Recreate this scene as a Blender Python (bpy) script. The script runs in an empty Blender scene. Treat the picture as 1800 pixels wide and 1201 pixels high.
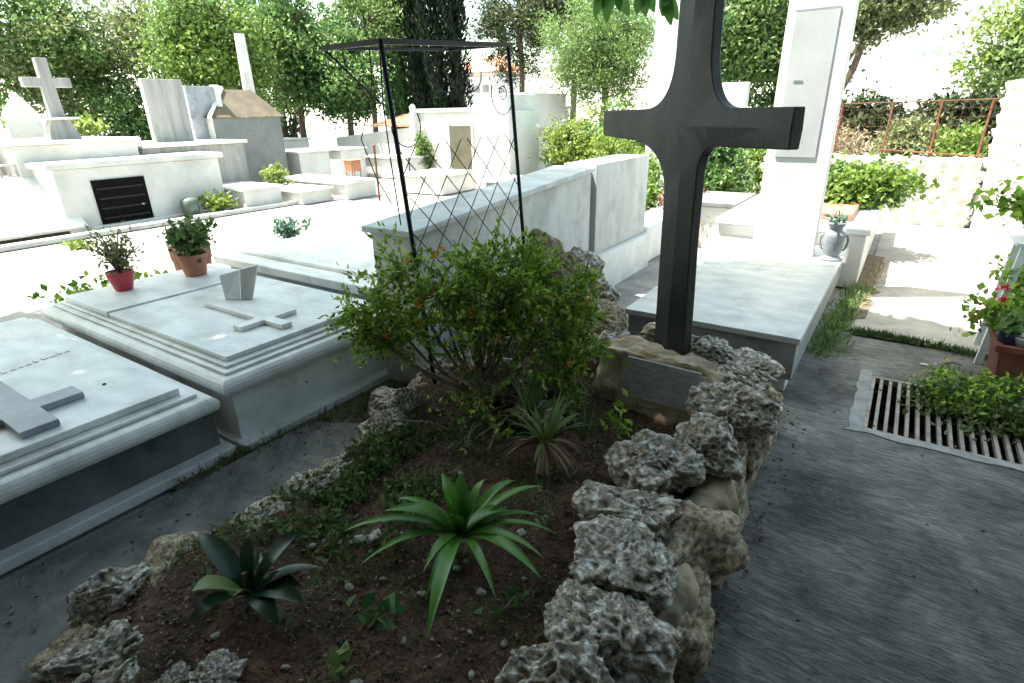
import bpy, bmesh, math, random
import numpy as np
from mathutils import Vector, Matrix, noise as mn

R = math.radians
SC = bpy.context.scene
COL = SC.collection

# ------------------------------------------------------------------ camera
PITCH, ROLL, YAW, EYE = R(22.2), R(1.2), R(34.4), 1.6
fw = Vector((-math.sin(YAW)*math.cos(PITCH), math.cos(YAW)*math.cos(PITCH), -math.sin(PITCH)))
rt = Vector((math.cos(YAW), math.sin(YAW), 0)); up = rt.cross(fw)
r2 = rt*math.cos(ROLL) - up*math.sin(ROLL); u2 = up*math.cos(ROLL) + rt*math.sin(ROLL)
cd = bpy.data.cameras.new('camera'); cam = bpy.data.objects.new('camera', cd); COL.objects.link(cam)
m = Matrix((r2, u2, -fw)).transposed().to_4x4(); m.translation = (0, 0, EYE); cam.matrix_world = m
cd.sensor_width = 36; cd.lens = 19.8; cd.clip_start = 0.05; cd.clip_end = 2000
cd.dof.use_dof = False
SC.camera = cam

# ------------------------------------------------------------------ light
SUN_EL = 67.0; SUN_DIR = Vector((-0.86, -0.51, 0)).normalized()
tosun = SUN_DIR*math.cos(R(SUN_EL)) + Vector((0, 0, math.sin(R(SUN_EL))))
W = bpy.data.worlds.new('World'); SC.world = W; W.use_nodes = True
nt = W.node_tree; bg = nt.nodes['Background']
sky = nt.nodes.new('ShaderNodeTexSky'); sky.sky_type = 'NISHITA'; sky.sun_disc = False
sky.sun_elevation = R(SUN_EL); sky.sun_rotation = math.atan2(SUN_DIR.x, SUN_DIR.y)
sky.dust_density = 3.0; sky.air_density = 1.0; sky.ozone_density = 1.0
skm = nt.nodes.new('ShaderNodeMix'); skm.data_type = 'RGBA'; skm.blend_type = 'MULTIPLY'; skm.inputs[0].default_value = 1; skm.inputs[7].default_value = (1.02, 1.04, .80, 1)
nt.links.new(sky.outputs[0], skm.inputs[6]); nt.links.new(skm.outputs[2], bg.inputs[0]); bg.inputs[1].default_value = 0.15
sl = bpy.data.lights.new('sun', 'SUN'); sl.energy = 4.2; sl.angle = R(0.5); sl.color = (1.0, 0.96, 0.89)
so = bpy.data.objects.new('sun', sl); COL.objects.link(so); so.rotation_euler = tosun.to_track_quat('Z', 'Y').to_euler()
SC.view_settings.view_transform = 'Standard'; SC.view_settings.look = 'None'
SC.view_settings.exposure = 2.25; SC.view_settings.gamma = 1.0
SC.cycles.max_bounces = 8; SC.cycles.transparent_max_bounces = 8

# ------------------------------------------------------------------ materials
def newmat(name):
    mt = bpy.data.materials.new(name); mt.use_nodes = True
    n = mt.node_tree.nodes; b = n['Principled BSDF']
    return mt, mt.node_tree, n, b

def mat(name, c1, c2, scale=3.0, rough=0.7, bump=0.0, bscale=40.0, c3=None, s3=1.2, lo3=.55, hi3=.7, stretch=(1, 1, 1), spec=0.4, metal=0.0, detail=6, gscale=None, lo=.35, hi=.65):
    mt, t, n, b = newmat(name); L = t.links.new
    tc = n.new('ShaderNodeTexCoord'); mp = n.new('ShaderNodeMapping'); mp.inputs['Scale'].default_value = stretch
    L(tc.outputs['Object'], mp.inputs[0])
    nz = n.new('ShaderNodeTexNoise'); nz.inputs['Scale'].default_value = scale; nz.inputs['Detail'].default_value = detail; nz.inputs['Roughness'].default_value = .62
    L(mp.outputs[0], nz.inputs['Vector'])
    rp = n.new('ShaderNodeValToRGB'); rp.color_ramp.elements[0].position = lo; rp.color_ramp.elements[1].position = hi
    rp.color_ramp.elements[0].color = (*c1, 1); rp.color_ramp.elements[1].color = (*c2, 1)
    L(nz.outputs['Fac'], rp.inputs[0]); out = rp.outputs[0]
    if c3:
        n3 = n.new('ShaderNodeTexNoise'); n3.inputs['Scale'].default_value = s3; n3.inputs['Detail'].default_value = 8; n3.inputs['Roughness'].default_value = .7
        L(tc.outputs['Object'], n3.inputs['Vector'])
        r3 = n.new('ShaderNodeValToRGB'); r3.color_ramp.elements[0].position = lo3; r3.color_ramp.elements[1].position = hi3
        L(n3.outputs['Fac'], r3.inputs[0])
        mx = n.new('ShaderNodeMix'); mx.data_type = 'RGBA'; L(r3.outputs[0], mx.inputs[0]); L(out, mx.inputs[6]); mx.inputs[7].default_value = (*c3, 1)
        out = mx.outputs[2]
    L(out, b.inputs['Base Color']); b.inputs['Roughness'].default_value = rough
    b.inputs['Specular IOR Level'].default_value = spec; b.inputs['Metallic'].default_value = metal
    if bump:
        nb = n.new('ShaderNodeTexNoise'); nb.inputs['Scale'].default_value = bscale; nb.inputs['Detail'].default_value = 5
        L(mp.outputs[0], nb.inputs['Vector'])
        bp = n.new('ShaderNodeBump'); bp.inputs['Strength'].default_value = bump; bp.inputs['Distance'].default_value = .02
        L(nb.outputs['Fac'], bp.inputs['Height']); L(bp.outputs[0], b.inputs['Normal'])
    return mt

def leafmat(name, cols, rough=.5, trans=.4, spec=.4):
    mt, t, n, b = newmat(name); L = t.links.new
    g = n.new('ShaderNodeNewGeometry'); rp = n.new('ShaderNodeValToRGB'); e = rp.color_ramp.elements
    k = len(cols)
    while len(e) < k: e.new(.5)
    for i, c in enumerate(cols): e[i].position = i/(k-1); e[i].color = (*c, 1)
    L(g.outputs['Random Per Island'], rp.inputs[0]); L(rp.outputs[0], b.inputs['Base Color'])
    b.inputs['Roughness'].default_value = rough; b.inputs['Specular IOR Level'].default_value = spec
    tr = n.new('ShaderNodeBsdfTranslucent'); L(rp.outputs[0], tr.inputs[0])
    ms = n.new('ShaderNodeMixShader'); ms.inputs[0].default_value = trans
    out = n['Material Output']; L(b.outputs[0], ms.inputs[1]); L(tr.outputs[0], ms.inputs[2]); L(ms.outputs[0], out.inputs[0])
    return mt

M = {}
M['marble'] = mat('white_marble', (.50, .53, .53), (.74, .76, .75), 2.6, .38, .05, 60, c3=(.34, .35, .32), s3=3.4, lo3=.50, hi3=.82, stretch=(1, 2.4, 1), lo=.3, hi=.6, detail=12)
M['marble_stain'] = mat('stained_marble', (.52, .54, .52), (.72, .74, .73), 3, .5, .08, 60, c3=(.30, .25, .19), s3=2.2, lo3=.56, hi3=.78)
M['marble_grey'] = mat('grey_marble', (.20, .22, .25), (.30, .33, .36), 5, .4, .05, 60, c3=(.12, .12, .12), s3=3)
M['body_stone'] = mat('grey_cement_side', (.22, .225, .22), (.32, .325, .32), 4, .8, .1, 50, c3=(.17, .14, .10), s3=2.5)
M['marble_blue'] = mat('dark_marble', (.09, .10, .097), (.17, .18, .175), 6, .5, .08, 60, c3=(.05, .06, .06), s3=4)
M['marble_weather'] = mat('weathered_marble', (.38, .385, .37), (.54, .54, .52), 2.5, .6, .1, 50, c3=(.20, .195, .17), s3=3, lo3=.50, hi3=.8, stretch=(1.5, 1.5, .35))
M['marble_cool'] = mat('cool_grey_marble', (.36, .385, .385), (.52, .54, .535), 3, .42, .05, 60, c3=(.24, .25, .25), s3=4, lo3=.5, hi3=.8, stretch=(1, 2, 1))
M['white_stone'] = mat('sunlit_white_stone', (.48, .475, .45), (.62, .61, .585), 2, .7, .08, 40)
M['plaster'] = mat('white_plaster', (.50, .49, .47), (.62, .61, .59), 1.5, .8, .05, 30)
M['panel_grey'] = mat('veined_grey_panel', (.33, .34, .34), (.42, .43, .425), 3, .5, c3=(.40, .405, .40), s3=2, stretch=(1, 1, .5))
M['beige'] = mat('beige_stone', (.075, .062, .042), (.12, .10, .07), 3, .8, .1, 40, c3=(.16, .11, .06), s3=2)  # beige with the shade on the tomb roof put into its colour
M['grey_weather'] = mat('rain_streaked_stone', (.20, .20, .20), (.34, .335, .32), 2.5, .7, .1, 50, c3=(.14, .135, .13), s3=3, lo3=.55, hi3=.8, stretch=(1.5, 3.5, .3))
M['soft_white'] = mat('soft_white_stone', (.42, .42, .40), (.54, .53, .51), 2, .7, .08, 40)
M['grey_stone'] = mat('grey_block', (.13, .14, .14), (.20, .205, .20), 2, .7, .1, 40, c3=(.09, .10, .10), s3=2)
M['beige_door'] = mat('beige_door', (.085, .078, .05), (.12, .11, .075), 4, .6)
M['tile'] = mat('terracotta_tile', (.50, .20, .12), (.66, .33, .22), 6, .8, .2, 30)
M['terracotta'] = mat('terracotta', (.30, .12, .08), (.42, .18, .12), 8, .75, .1, 60, c3=(.5, .36, .3), s3=6, lo3=.6, hi3=.8)
M['terracotta_dark'] = mat('dark_terracotta', (.12, .035, .025), (.20, .065, .045), 8, .7, .1, 60)
M['red_pot'] = mat('red_plastic', (.38, .03, .045), (.46, .05, .07), 3, .35)
M['rust'] = mat('rust', (.10, .035, .018), (.19, .075, .038), 18, .85, .2, 60)
M['orange_metal'] = mat('orange_metal', (.34, .14, .07), (.42, .20, .12), 10, .7)
M['iron'] = mat('black_iron', (.003, .004, .005), (.008, .009, .010), 30, .55, .05, 60, spec=.25)
M['darkdoor'] = mat('dark_carved_door', (.0015, .0015, .0015), (.006, .0055, .005), 12, .7, .1, 40, spec=.08)
M['steel'] = mat('galvanised_steel', (.30, .32, .34), (.45, .48, .50), 20, .45, metal=.6)
M['soil'] = mat('soil', (.028, .018, .012), (.10, .060, .038), 14, .95, .9, 70, c3=(.16, .075, .045), s3=5, lo3=.5, hi3=.75)
M['dirt'] = mat('dirt', (.09, .075, .055), (.17, .14, .10), 9, .95, .5, 50, c3=(.05, .05, .03), s3=3)
M['urn'] = mat('grey_urn_stone', (.14, .16, .18), (.22, .24, .26), 9, .5, .1, 50)
M['dark_urn'] = mat('dark_lantern', (.05, .07, .06), (.10, .13, .11), 12, .5, .05, 50)
M['bark'] = mat('bark', (.07, .05, .035), (.16, .12, .09), 12, .9, .4, 40, stretch=(1, 1, .3))
M['twig'] = mat('dry_twig', (.14, .10, .07), (.26, .20, .14), 20, .9)
M['plaque'] = mat('slate_plaque', (.24, .24, .25), (.36, .355, .36), 9, .7, .25, 40, c3=(.26, .24, .22), s3=4, lo3=.6, hi3=.9)
M['pebble'] = mat('pale_pebble', (.20, .185, .16), (.42, .40, .35), 20, .8)
M['white_paint'] = mat('white_paint', (.55, .58, .60), (.72, .75, .77), 8, .5)
M['navy'] = mat('navy_plastic', (.01, .012, .03), (.02, .025, .05), 3, .4)
M['house_white'] = mat('white_render', (.62, .61, .60), (.72, .71, .70), .5, .9)
M['glass_dark'] = mat('dusty_glass', (.20, .21, .22), (.28, .29, .30), 3, .2)
M['porch_wall'] = mat('porch_plaster', (.34, .34, .32), (.44, .44, .42), 2, .9)
M['porch'] = mat('porch_concrete', (.14, .14, .13), (.20, .20, .19), 2, .9)

# rough weathered limestone: pits, pale lichen on top, ochre below
def rockmat(name, warm=0.0):
    mt, t, n, b = newmat(name); L = t.links.new
    tc = n.new('ShaderNodeTexCoord'); oi = n.new('ShaderNodeObjectInfo')
    ad = n.new('ShaderNodeVectorMath'); ad.operation = 'ADD'; L(tc.outputs['Object'], ad.inputs[0])
    sc_ = n.new('ShaderNodeVectorMath'); sc_.operation = 'SCALE'; sc_.inputs[3].default_value = 9.0; L(oi.outputs['Location'], sc_.inputs[0]); L(sc_.outputs[0], ad.inputs[1])
    n1 = n.new('ShaderNodeTexNoise'); n1.inputs['Scale'].default_value = 6; n1.inputs['Detail'].default_value = 6; n1.inputs['Roughness'].default_value = .58; L(ad.outputs[0], n1.inputs['Vector'])
    r1 = n.new('ShaderNodeValToRGB'); e = r1.color_ramp.elements
    e[0].position = .37; e[0].color = (.05, .047, .042, 1); e[1].position = .63; e[1].color = (.66, .655, .61, 1)
    k = e.new(.48); k.color = (.23, .215, .18, 1)
    L(n1.outputs['Fac'], r1.inputs[0])
    n2 = n.new('ShaderNodeTexNoise'); n2.inputs['Scale'].default_value = 5; n2.inputs['Detail'].default_value = 5; L(ad.outputs[0], n2.inputs['Vector'])
    r2_ = n.new('ShaderNodeValToRGB'); r2_.color_ramp.elements[0].position = .44-warm*.2; r2_.color_ramp.elements[1].position = .66-warm*.18
    L(n2.outputs['Fac'], r2_.inputs[0])
    mx = n.new('ShaderNodeMix'); mx.data_type = 'RGBA'; L(r2_.outputs[0], mx.inputs[0]); L(r1.outputs[0], mx.inputs[6])
    n4 = n.new('ShaderNodeTexNoise'); n4.inputs['Scale'].default_value = 7; n4.inputs['Detail'].default_value = 6; L(ad.outputs[0], n4.inputs['Vector'])
    r4 = n.new('ShaderNodeValToRGB'); r4.color_ramp.elements[0].position = .35; r4.color_ramp.elements[1].position = .7
    r4.color_ramp.elements[0].color = (.08, .06, .035, 1); r4.color_ramp.elements[1].color = (.46, .37, .25, 1); L(n4.outputs['Fac'], r4.inputs[0])
    L(r4.outputs[0], mx.inputs[7])
    L(mx.outputs[2], b.inputs['Base Color']); b.inputs['Roughness'].default_value = .9
    vb = n.new('ShaderNodeTexVoronoi'); vb.inputs['Scale'].default_value = 30; L(ad.outputs[0], vb.inputs['Vector'])
    ma = n.new('ShaderNodeMath'); ma.operation = 'ADD'; L(vb.outputs['Distance'], ma.inputs[0]); L(n1.outputs['Fac'], ma.inputs[1])
    bp = n.new('ShaderNodeBump'); bp.inputs['Strength'].default_value = .35; bp.inputs['Distance'].default_value = .01
    L(ma.outputs[0], bp.inputs['Height']); L(bp.outputs[0], b.inputs['Normal'])
    return mt
M['rock_cream'] = mat('cream_rough_stone', (.26, .20, .12), (.62, .54, .42), 7, .95, .5, 25, c3=(.50, .49, .44), s3=5, lo3=.5, hi3=.7)
M['rock'] = rockmat('weathered_limestone'); M['rock_warm'] = rockmat('ochre_limestone', 1.0)

# broom-finished concrete (grooves run along X)
def concretemat(name, c1, c2, c3, groove=.5, gs=(3, 60, 1)):
    mt, t, n, b = newmat(name); L = t.links.new
    tc = n.new('ShaderNodeTexCoord')
    nz = n.new('ShaderNodeTexNoise'); nz.inputs['Scale'].default_value = 2.3; nz.inputs['Detail'].default_value = 12; nz.inputs['Distortion'].default_value = .5; nz.inputs['Roughness'].default_value = .68; L(tc.outputs['Object'], nz.inputs['Vector'])
    rp = n.new('ShaderNodeValToRGB'); e = rp.color_ramp.elements; e[0].position = .32; e[0].color = (*c1, 1); e[1].position = .68; e[1].color = (*c3, 1)
    k = e.new(.5); k.color = (*c2, 1); L(nz.outputs['Fac'], rp.inputs[0])
    mp = n.new('ShaderNodeMapping'); mp.inputs['Scale'].default_value = gs; L(tc.outputs['Object'], mp.inputs[0])
    gn = n.new('ShaderNodeTexNoise'); gn.inputs['Scale'].default_value = 1.0; gn.inputs['Detail'].default_value = 6; gn.inputs['Roughness'].default_value = .6; gn.inputs['Distortion'].default_value = 1.4; L(mp.outputs[0], gn.inputs['Vector'])
    gr = n.new('ShaderNodeValToRGB'); gr.color_ramp.elements[0].position = .40; gr.color_ramp.elements[1].position = .62
    gr.color_ramp.elements[0].color = (1-groove, 1-groove, 1-groove, 1); gr.color_ramp.elements[1].color = (1.0+groove*.35,)*3 + (1,)
    L(gn.outputs['Fac'], gr.inputs[0])
    mx = n.new('ShaderNodeMix'); mx.data_type = 'RGBA'; mx.blend_type = 'MULTIPLY'; mx.inputs[0].default_value = 1; L(rp.outputs[0], mx.inputs[6]); L(gr.outputs[0], mx.inputs[7])
    L(mx.outputs[2], b.inputs['Base Color']); b.inputs['Roughness'].default_value = .9; b.inputs['Specular IOR Level'].default_value = .25
    fn = n.new('ShaderNodeTexNoise'); fn.inputs['Scale'].default_value = 90; L(tc.outputs['Object'], fn.inputs['Vector'])
    ma = n.new('ShaderNodeMath'); ma.operation = 'MULTIPLY_ADD'; ma.inputs[1].default_value = .35; L(fn.outputs['Fac'], ma.inputs[0]); L(gn.outputs['Fac'], ma.inputs[2])
    bp = n.new('ShaderNodeBump'); bp.inputs['Strength'].default_value = .7; bp.inputs['Distance'].default_value = .015; L(ma.outputs[0], bp.inputs['Height']); L(bp.outputs[0], b.inputs['Normal'])
    return mt
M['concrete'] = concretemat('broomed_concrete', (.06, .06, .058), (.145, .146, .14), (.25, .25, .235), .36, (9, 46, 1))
M['concrete_plain'] = concretemat('worn_concrete', (.17, .175, .17), (.25, .255, .25), (.33, .33, .32), .12, (6, 9, 1))
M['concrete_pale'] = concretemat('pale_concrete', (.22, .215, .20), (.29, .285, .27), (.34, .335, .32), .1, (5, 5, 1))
M['cement'] = mat('fresh_cement', (.17, .18, .18), (.29, .30, .30), 8, .85, .3, 50)

M['crossmat'] = mat('dark_weathered_cross', (.012, .014, .013), (.034, .035, .031), 4.0, .6, .12, 30, c3=(.09, .094, .085), s3=6, lo3=.56, hi3=.9, stretch=(1.6, 1.6, .9), spec=.4)

def lm(k, cols, **kw): M[k] = leafmat(k, cols, **kw)
lm('lf_bush', [(0.071, 0.160, 0.020), (0.158, 0.295, 0.035), (0.301, 0.478, 0.055), (0.494, 0.568, 0.123)])
lm('lf_dark', [(0.026, 0.075, 0.021), (0.057, 0.140, 0.038), (0.115, 0.234, 0.063)])
lm('lf_mid', [(0.071, 0.143, 0.039), (0.143, 0.241, 0.069), (0.237, 0.350, 0.117)])
lm('lf_bright', [(0.078, 0.138, 0.022), (0.143, 0.237, 0.039), (0.221, 0.325, 0.066)])
lm('lf_olive', [(0.090, 0.118, 0.049), (0.180, 0.216, 0.090), (0.288, 0.324, 0.146)])
lm('lf_cyp', [(.006, .014, .008), (.012, .028, .014), (.022, .045, .020)])
lm('lf_pine', [(0.017, 0.028, 0.010), (0.042, 0.063, 0.023), (0.140, 0.168, 0.078)])
lm('lf_feather', [(0.077, 0.138, 0.038), (0.139, 0.220, 0.063), (0.231, 0.317, 0.114)])
lm('lf_yellow', [(.12, .18, .03), (.20, .28, .05), (.28, .36, .10)])
lm('lf_teal', [(.05, .12, .08), (.10, .20, .14), (.22, .32, .26)])
lm('lf_dry', [(.20, .16, .09), (.34, .28, .18), (.46, .40, .30)])
lm('lf_pink', [(.55, .25, .22), (.70, .45, .40), (.60, .35, .15)])
lm('lf_red', [(.55, .02, .04), (.70, .08, .12), (.75, .30, .35)])
lm('lf_orange', [(.50, .12, .02), (.65, .30, .04), (.60, .22, .08)])
lm('lf_weed', [(0.039, 0.078, 0.018), (0.091, 0.156, 0.036), (0.169, 0.221, 0.084)])
lm('lf_canopy', [(.06, .11, .03), (.10, .17, .05), (.13, .20, .06)], trans=.35)
lm('lf_agave', [(0.058, 0.152, 0.024), (0.096, 0.240, 0.036)], rough=.32, trans=.2)
lm('lf_glossy', [(.008, .028, .012), (.014, .04, .018)], rough=.28, trans=.15)
lm('lf_pale', [(0.130, 0.208, 0.060), (0.208, 0.286, 0.096)], rough=.3)
lm('litter', [(.06, .035, .02), (.16, .09, .05), (.30, .22, .14), (.04, .025, .016), (.12, .11, .05)], rough=.9, trans=.05)
lm('lf_grass', [(.02, .05, .015), (.05, .10, .03), (.10, .14, .05)])

# ------------------------------------------------------------------ object helpers
def tag(o, label=None, cat=None, group=None, kind=None):
    if label: o['label'] = label
    if cat: o['category'] = cat
    if group: o['group'] = group
    if kind: o['kind'] = kind
    return o

def empty(name, loc, label, cat, group=None, rz=0):
    o = bpy.data.objects.new(name, None); COL.objects.link(o); o.location = loc; o.rotation_euler = (0, 0, rz)
    o.empty_display_size = .1
    return tag(o, label, cat, group)

def link(name, me, mt, parent=None, loc=None, smooth=False, bev=0.0, origin=None):
    """me is in WORLD coordinates unless parent/origin says otherwise; origin is moved to loc."""
    o = bpy.data.objects.new(name, me); COL.objects.link(o)
    if mt: me.materials.append(mt)
    if smooth:
        me.polygons.foreach_set('use_smooth', [True]*len(me.polygons))
    if parent is not None:
        o.parent = parent
        o.matrix_parent_inverse = Matrix()
    if bev:
        b = o.modifiers.new('bevel', 'BEVEL'); b.width = bev; b.segments = 2; b.limit_method = 'ANGLE'; b.angle_limit = R(40)
    return o

class MB:
    def __init__(s): s.v = []; s.f = []
    def add(s, vs, fs):
        k = len(s.v); s.v += [tuple(map(float, v)) for v in vs]; s.f += [tuple(i+k for i in f) for f in fs]
    def box(s, x0, x1, y0, y1, z0, z1):
        s.add([(x0, y0, z0), (x1, y0, z0), (x1, y1, z0), (x0, y1, z0), (x0, y0, z1), (x1, y0, z1), (x1, y1, z1), (x0, y1, z1)],
              [(3, 2, 1, 0), (4, 5, 6, 7), (0, 1, 5, 4), (1, 2, 6, 5), (2, 3, 7, 6), (3, 0, 4, 7)])
        return s
    def frustum(s, a, b, z0, z1):   # rect a=(x0,x1,y0,y1) at z0 -> b at z1
        s.add([(a[0], a[2], z0), (a[1], a[2], z0), (a[1], a[3], z0), (a[0], a[3], z0), (b[0], b[2], z1), (b[1], b[2], z1), (b[1], b[3], z1), (b[0], b[3], z1)],
              [(3, 2, 1, 0), (4, 5, 6, 7), (0, 1, 5, 4), (1, 2, 6, 5), (2, 3, 7, 6), (3, 0, 4, 7)])
        return s
    def prism(s, pts, z0, z1):
        n = len(pts); s.add([(x, y, z0) for x, y in pts]+[(x, y, z1) for x, y in pts],
                            [tuple(range(n))[::-1], tuple(range(n, 2*n))]+[(i, (i+1) % n, n+(i+1) % n, n+i) for i in range(n)])
        return s
    def tube(s, pts, rad, n=8, cap=True):
        pts = [Vector(p) for p in pts]; k = len(pts)
        if not hasattr(rad, '__len__'): rad = [rad]*k
        base = len(s.v); prev = None
        for i, p in enumerate(pts):
            d = (pts[min(i+1, k-1)]-pts[max(i-1, 0)])
            d = d.normalized() if d.length > 1e-9 else Vector((0, 0, 1))
            if prev is None:
                a = d.orthogonal().normalized()
            else:
                a = (prev - d*prev.dot(d)); a = a.normalized() if a.length > 1e-6 else d.orthogonal().normalized()
            prev = a; b = d.cross(a)
            for j in range(n):
                t = 2*math.pi*j/n; q = p+(a*math.cos(t)+b*math.sin(t))*rad[i]; s.v.append(tuple(q))
        for i in range(k-1):
            for j in range(n):
                s.f.append((base+i*n+j, base+i*n+(j+1) % n, base+(i+1)*n+(j+1) % n, base+(i+1)*n+j))
        if cap:
            s.f.append(tuple(base+j for j in range(n))[::-1]); s.f.append(tuple(base+(k-1)*n+j for j in range(n)))
        return s
    def lathe(s, prof, c=(0, 0, 0), n=24):
        base = len(s.v)
        for r, z in prof:
            for j in range(n):
                t = 2*math.pi*j/n; s.v.append((c[0]+r*math.cos(t), c[1]+r*math.sin(t), c[2]+z))
        for i in range(len(prof)-1):
            for j in range(n): s.f.append((base+i*n+j, base+i*n+(j+1) % n, base+(i+1)*n+(j+1) % n, base+(i+1)*n+j))
        s.f.append(tuple(base+j for j in range(n))[::-1]); s.f.append(tuple(base+(len(prof)-1)*n+j for j in range(n)))
        return s
    def mesh(s, name, off=(0, 0, 0)):
        me = bpy.data.meshes.new(name)
        if any(off): s.v = [(x-off[0], y-off[1], z-off[2]) for x, y, z in s.v]
        me.from_pydata(s.v, [], s.f); me.update(); return me
    def build(s, name, mt, parent=None, smooth=False, bev=0.0, loc=None):
        """loc: thing-level object with its origin there (verts given in world). With a parent, verts are world too and shifted to the parent's frame (unrotated)."""
        off = (0, 0, 0)
        if parent is not None:
            p = parent; ox = Vector((0, 0, 0))
            while p is not None: ox += p.location; p = p.parent
            off = tuple(ox)
        elif loc is not None: off = loc
        me = s.mesh(name, off)
        o = link(name, me, mt, parent, smooth=smooth, bev=bev)
        if parent is None and loc is not None: o.location = loc
        return o

rs = np.random.RandomState(7); rnd = random.Random(11)

def leaves_mesh(name, P, L, Wd=.45, up_bias=0.0, dirs=None, fold=.15, rng=None, jit=.35):
    """N leaf blades (two triangles folded along the mid rib, 4 verts)"""
    g = rng or rs; P = np.asarray(P, float); N = len(P)
    if dirs is None:
        D = g.normal(size=(N, 3)); D[:, 2] += up_bias
    else: D = np.asarray(dirs, float)+g.normal(size=(N, 3))*jit
    D /= np.linalg.norm(D, axis=1)[:, None]+1e-9
    A = g.normal(size=(N, 3)); S = np.cross(D, A); S /= np.linalg.norm(S, axis=1)[:, None]+1e-9
    Nn = np.cross(S, D)
    Ls = (L*(.65+.7*g.rand(N)))[:, None]
    V = np.empty((N, 4, 3)); V[:, 0] = P; V[:, 2] = P+D*Ls
    V[:, 1] = P+D*Ls*.45+S*Ls*Wd*.5+Nn*Ls*fold; V[:, 3] = P+D*Ls*.45-S*Ls*Wd*.5+Nn*Ls*fold
    V = V.reshape(-1, 3)
    me = bpy.data.meshes.new(name); me.vertices.add(4*N); me.vertices.foreach_set('co', V.ravel())
    me.loops.add(4*N); me.loops.foreach_set('vertex_index', np.arange(4*N)); me.polygons.add(N)
    me.polygons.foreach_set('loop_start', np.arange(0, 4*N, 4)); me.polygons.foreach_set('loop_total', np.full(N, 4))
    me.update(calc_edges=True); return me

def blob_points(N, c, r, clump=.22, nclump=60, rng=None, shell=.55, cut=None):
    """leaf positions in clumps spread in an ellipsoid's volume"""
    g = rng or rs; C = []
    while len(C) < nclump:
        d = g.normal(size=3); d /= np.linalg.norm(d); rad = (shell+(1-shell)*g.rand())
        f = .78+.45*mn.noise(Vector(d*1.9)+Vector((c[0], c[1], 0)))
        p = d*rad*f
        if cut and p[2] < cut: continue
        C.append(p)
    C = np.array(C)*np.array(r)+np.array(c)
    sz = clump*(.55+.9*g.rand(nclump)); idx = g.randint(0, nclump, N)
    return C[idx]+g.normal(size=(N, 3))*sz[idx][:, None]*np.array([1, 1, .7])*.5

def foliage(name, P, L, mt, parent, **kw):
    p = parent; ox = np.zeros(3)
    while p is not None: ox += np.array(p.location); p = p.parent
    me = leaves_mesh(name, np.asarray(P)-ox, L, **kw)
    return link(name, me, mt, parent)

_rock = {}
def rock_mesh(seed, sub=5, pit=.10, lump=.32):
    k = (seed, sub, pit, lump)
    if k in _rock: return _rock[k]
    bm = bmesh.new(); bmesh.ops.create_icosphere(bm, subdivisions=sub, radius=1.0)
    o = Vector((seed*7.3, seed*3.1, seed*1.7)); rr_ = random.Random(seed*31+5); planes = []
    for k_ in range(11):
        n_ = Vector((rr_.gauss(0, 1), rr_.gauss(0, 1), rr_.gauss(0, 1))).normalized(); planes.append((n_, rr_.uniform(.72, .95)))
    for v in bm.verts:
        d = v.co.normalized()
        q = Vector((d.x, d.y, d.z))
        w = q+Vector((mn.noise(q*2+o), mn.noise(q*2+o*1.3), mn.noise(q*2-o)))*.35
        a = mn.noise(q*1.1+o)*lump*.9 + mn.noise(q*2.6+o)*lump*.7 + (.5-abs(mn.noise(w*3.3+o))*2)*pit*.9
        c = mn.voronoi(w*3.1+o)[0]
        a -= max(0, .42-c[0])**1.0*pit*4.2
        c = mn.voronoi(w*6.5-o)[0]
        a -= max(0, .33-c[0])*pit*2.6
        a += mn.noise(w*7+o)*pit*.28 + mn.noise(q*17+o)*pit*.07
        # squarish facets
        bx = max(abs(d.x), abs(d.y), abs(d.z))
        r_ = 1.22
        for n_, dd_ in planes:
            t_ = n_.dot(d)
            if t_ > .05: r_ = min(r_, dd_/t_)
        v.co = d*(r_*(1+a*.85)+.0*bx)
    me = bpy.data.meshes.new('rock'); bm.to_mesh(me); bm.free()
    me.polygons.foreach_set('use_smooth', [True]*len(me.polygons))
    _rock[k] = me; return me

def rock(name, loc, size, rot, seed, label, group=None, cat='rock', mt='rock', sub=5, parent=None, **kw):
    me = rock_mesh(seed, sub, **kw)
    if not me.materials: me.materials.append(M[mt])
    if me.materials[0] != M[mt]:
        me = me.copy(); me.materials[0] = M[mt]
    o = bpy.data.objects.new(name, me); COL.objects.link(o); o.location = loc; o.scale = size; o.rotation_euler = tuple(R(a) for a in rot)
    if parent is None: tag(o, label, cat, group)
    else: o.parent = parent
    return o

def strap_leaf(mb, base, tip, width, arch=.05, n=8, fold=.25, twist=0):
    """pointed strap leaf: channelled blade from base to tip, arching up by arch"""
    b = Vector(base); t = Vector(tip); d = t-b; h = Vector((d.x, d.y, 0))
    side = Vector((-h.y, h.x, 0)).normalized() if h.length > 1e-4 else Vector((1, 0, 0))
    base_i = len(mb.v)
    for i in range(n+1):
        u = i/n
        p = b+d*u+Vector((0, 0, arch*4*u*(1-u)))
        w = width*.5*(0.45+.9*math.sin(math.pi*min(1, u*.85+.12)))*(1-u**6) if u < 1 else 0.0004
        s = side*math.cos(twist*u)+Vector((0, 0, 1))*math.sin(twist*u)
        upv = Vector((0, 0, 1))
        mb.v += [tuple(p-s*w+upv*w*fold), tuple(p), tuple(p+s*w+upv*w*fold)]
    for i in range(n):
        a = base_i+i*3; mb.f += [(a, a+1, a+4, a+3), (a+1, a+2, a+5, a+4)]
    return mb

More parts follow.
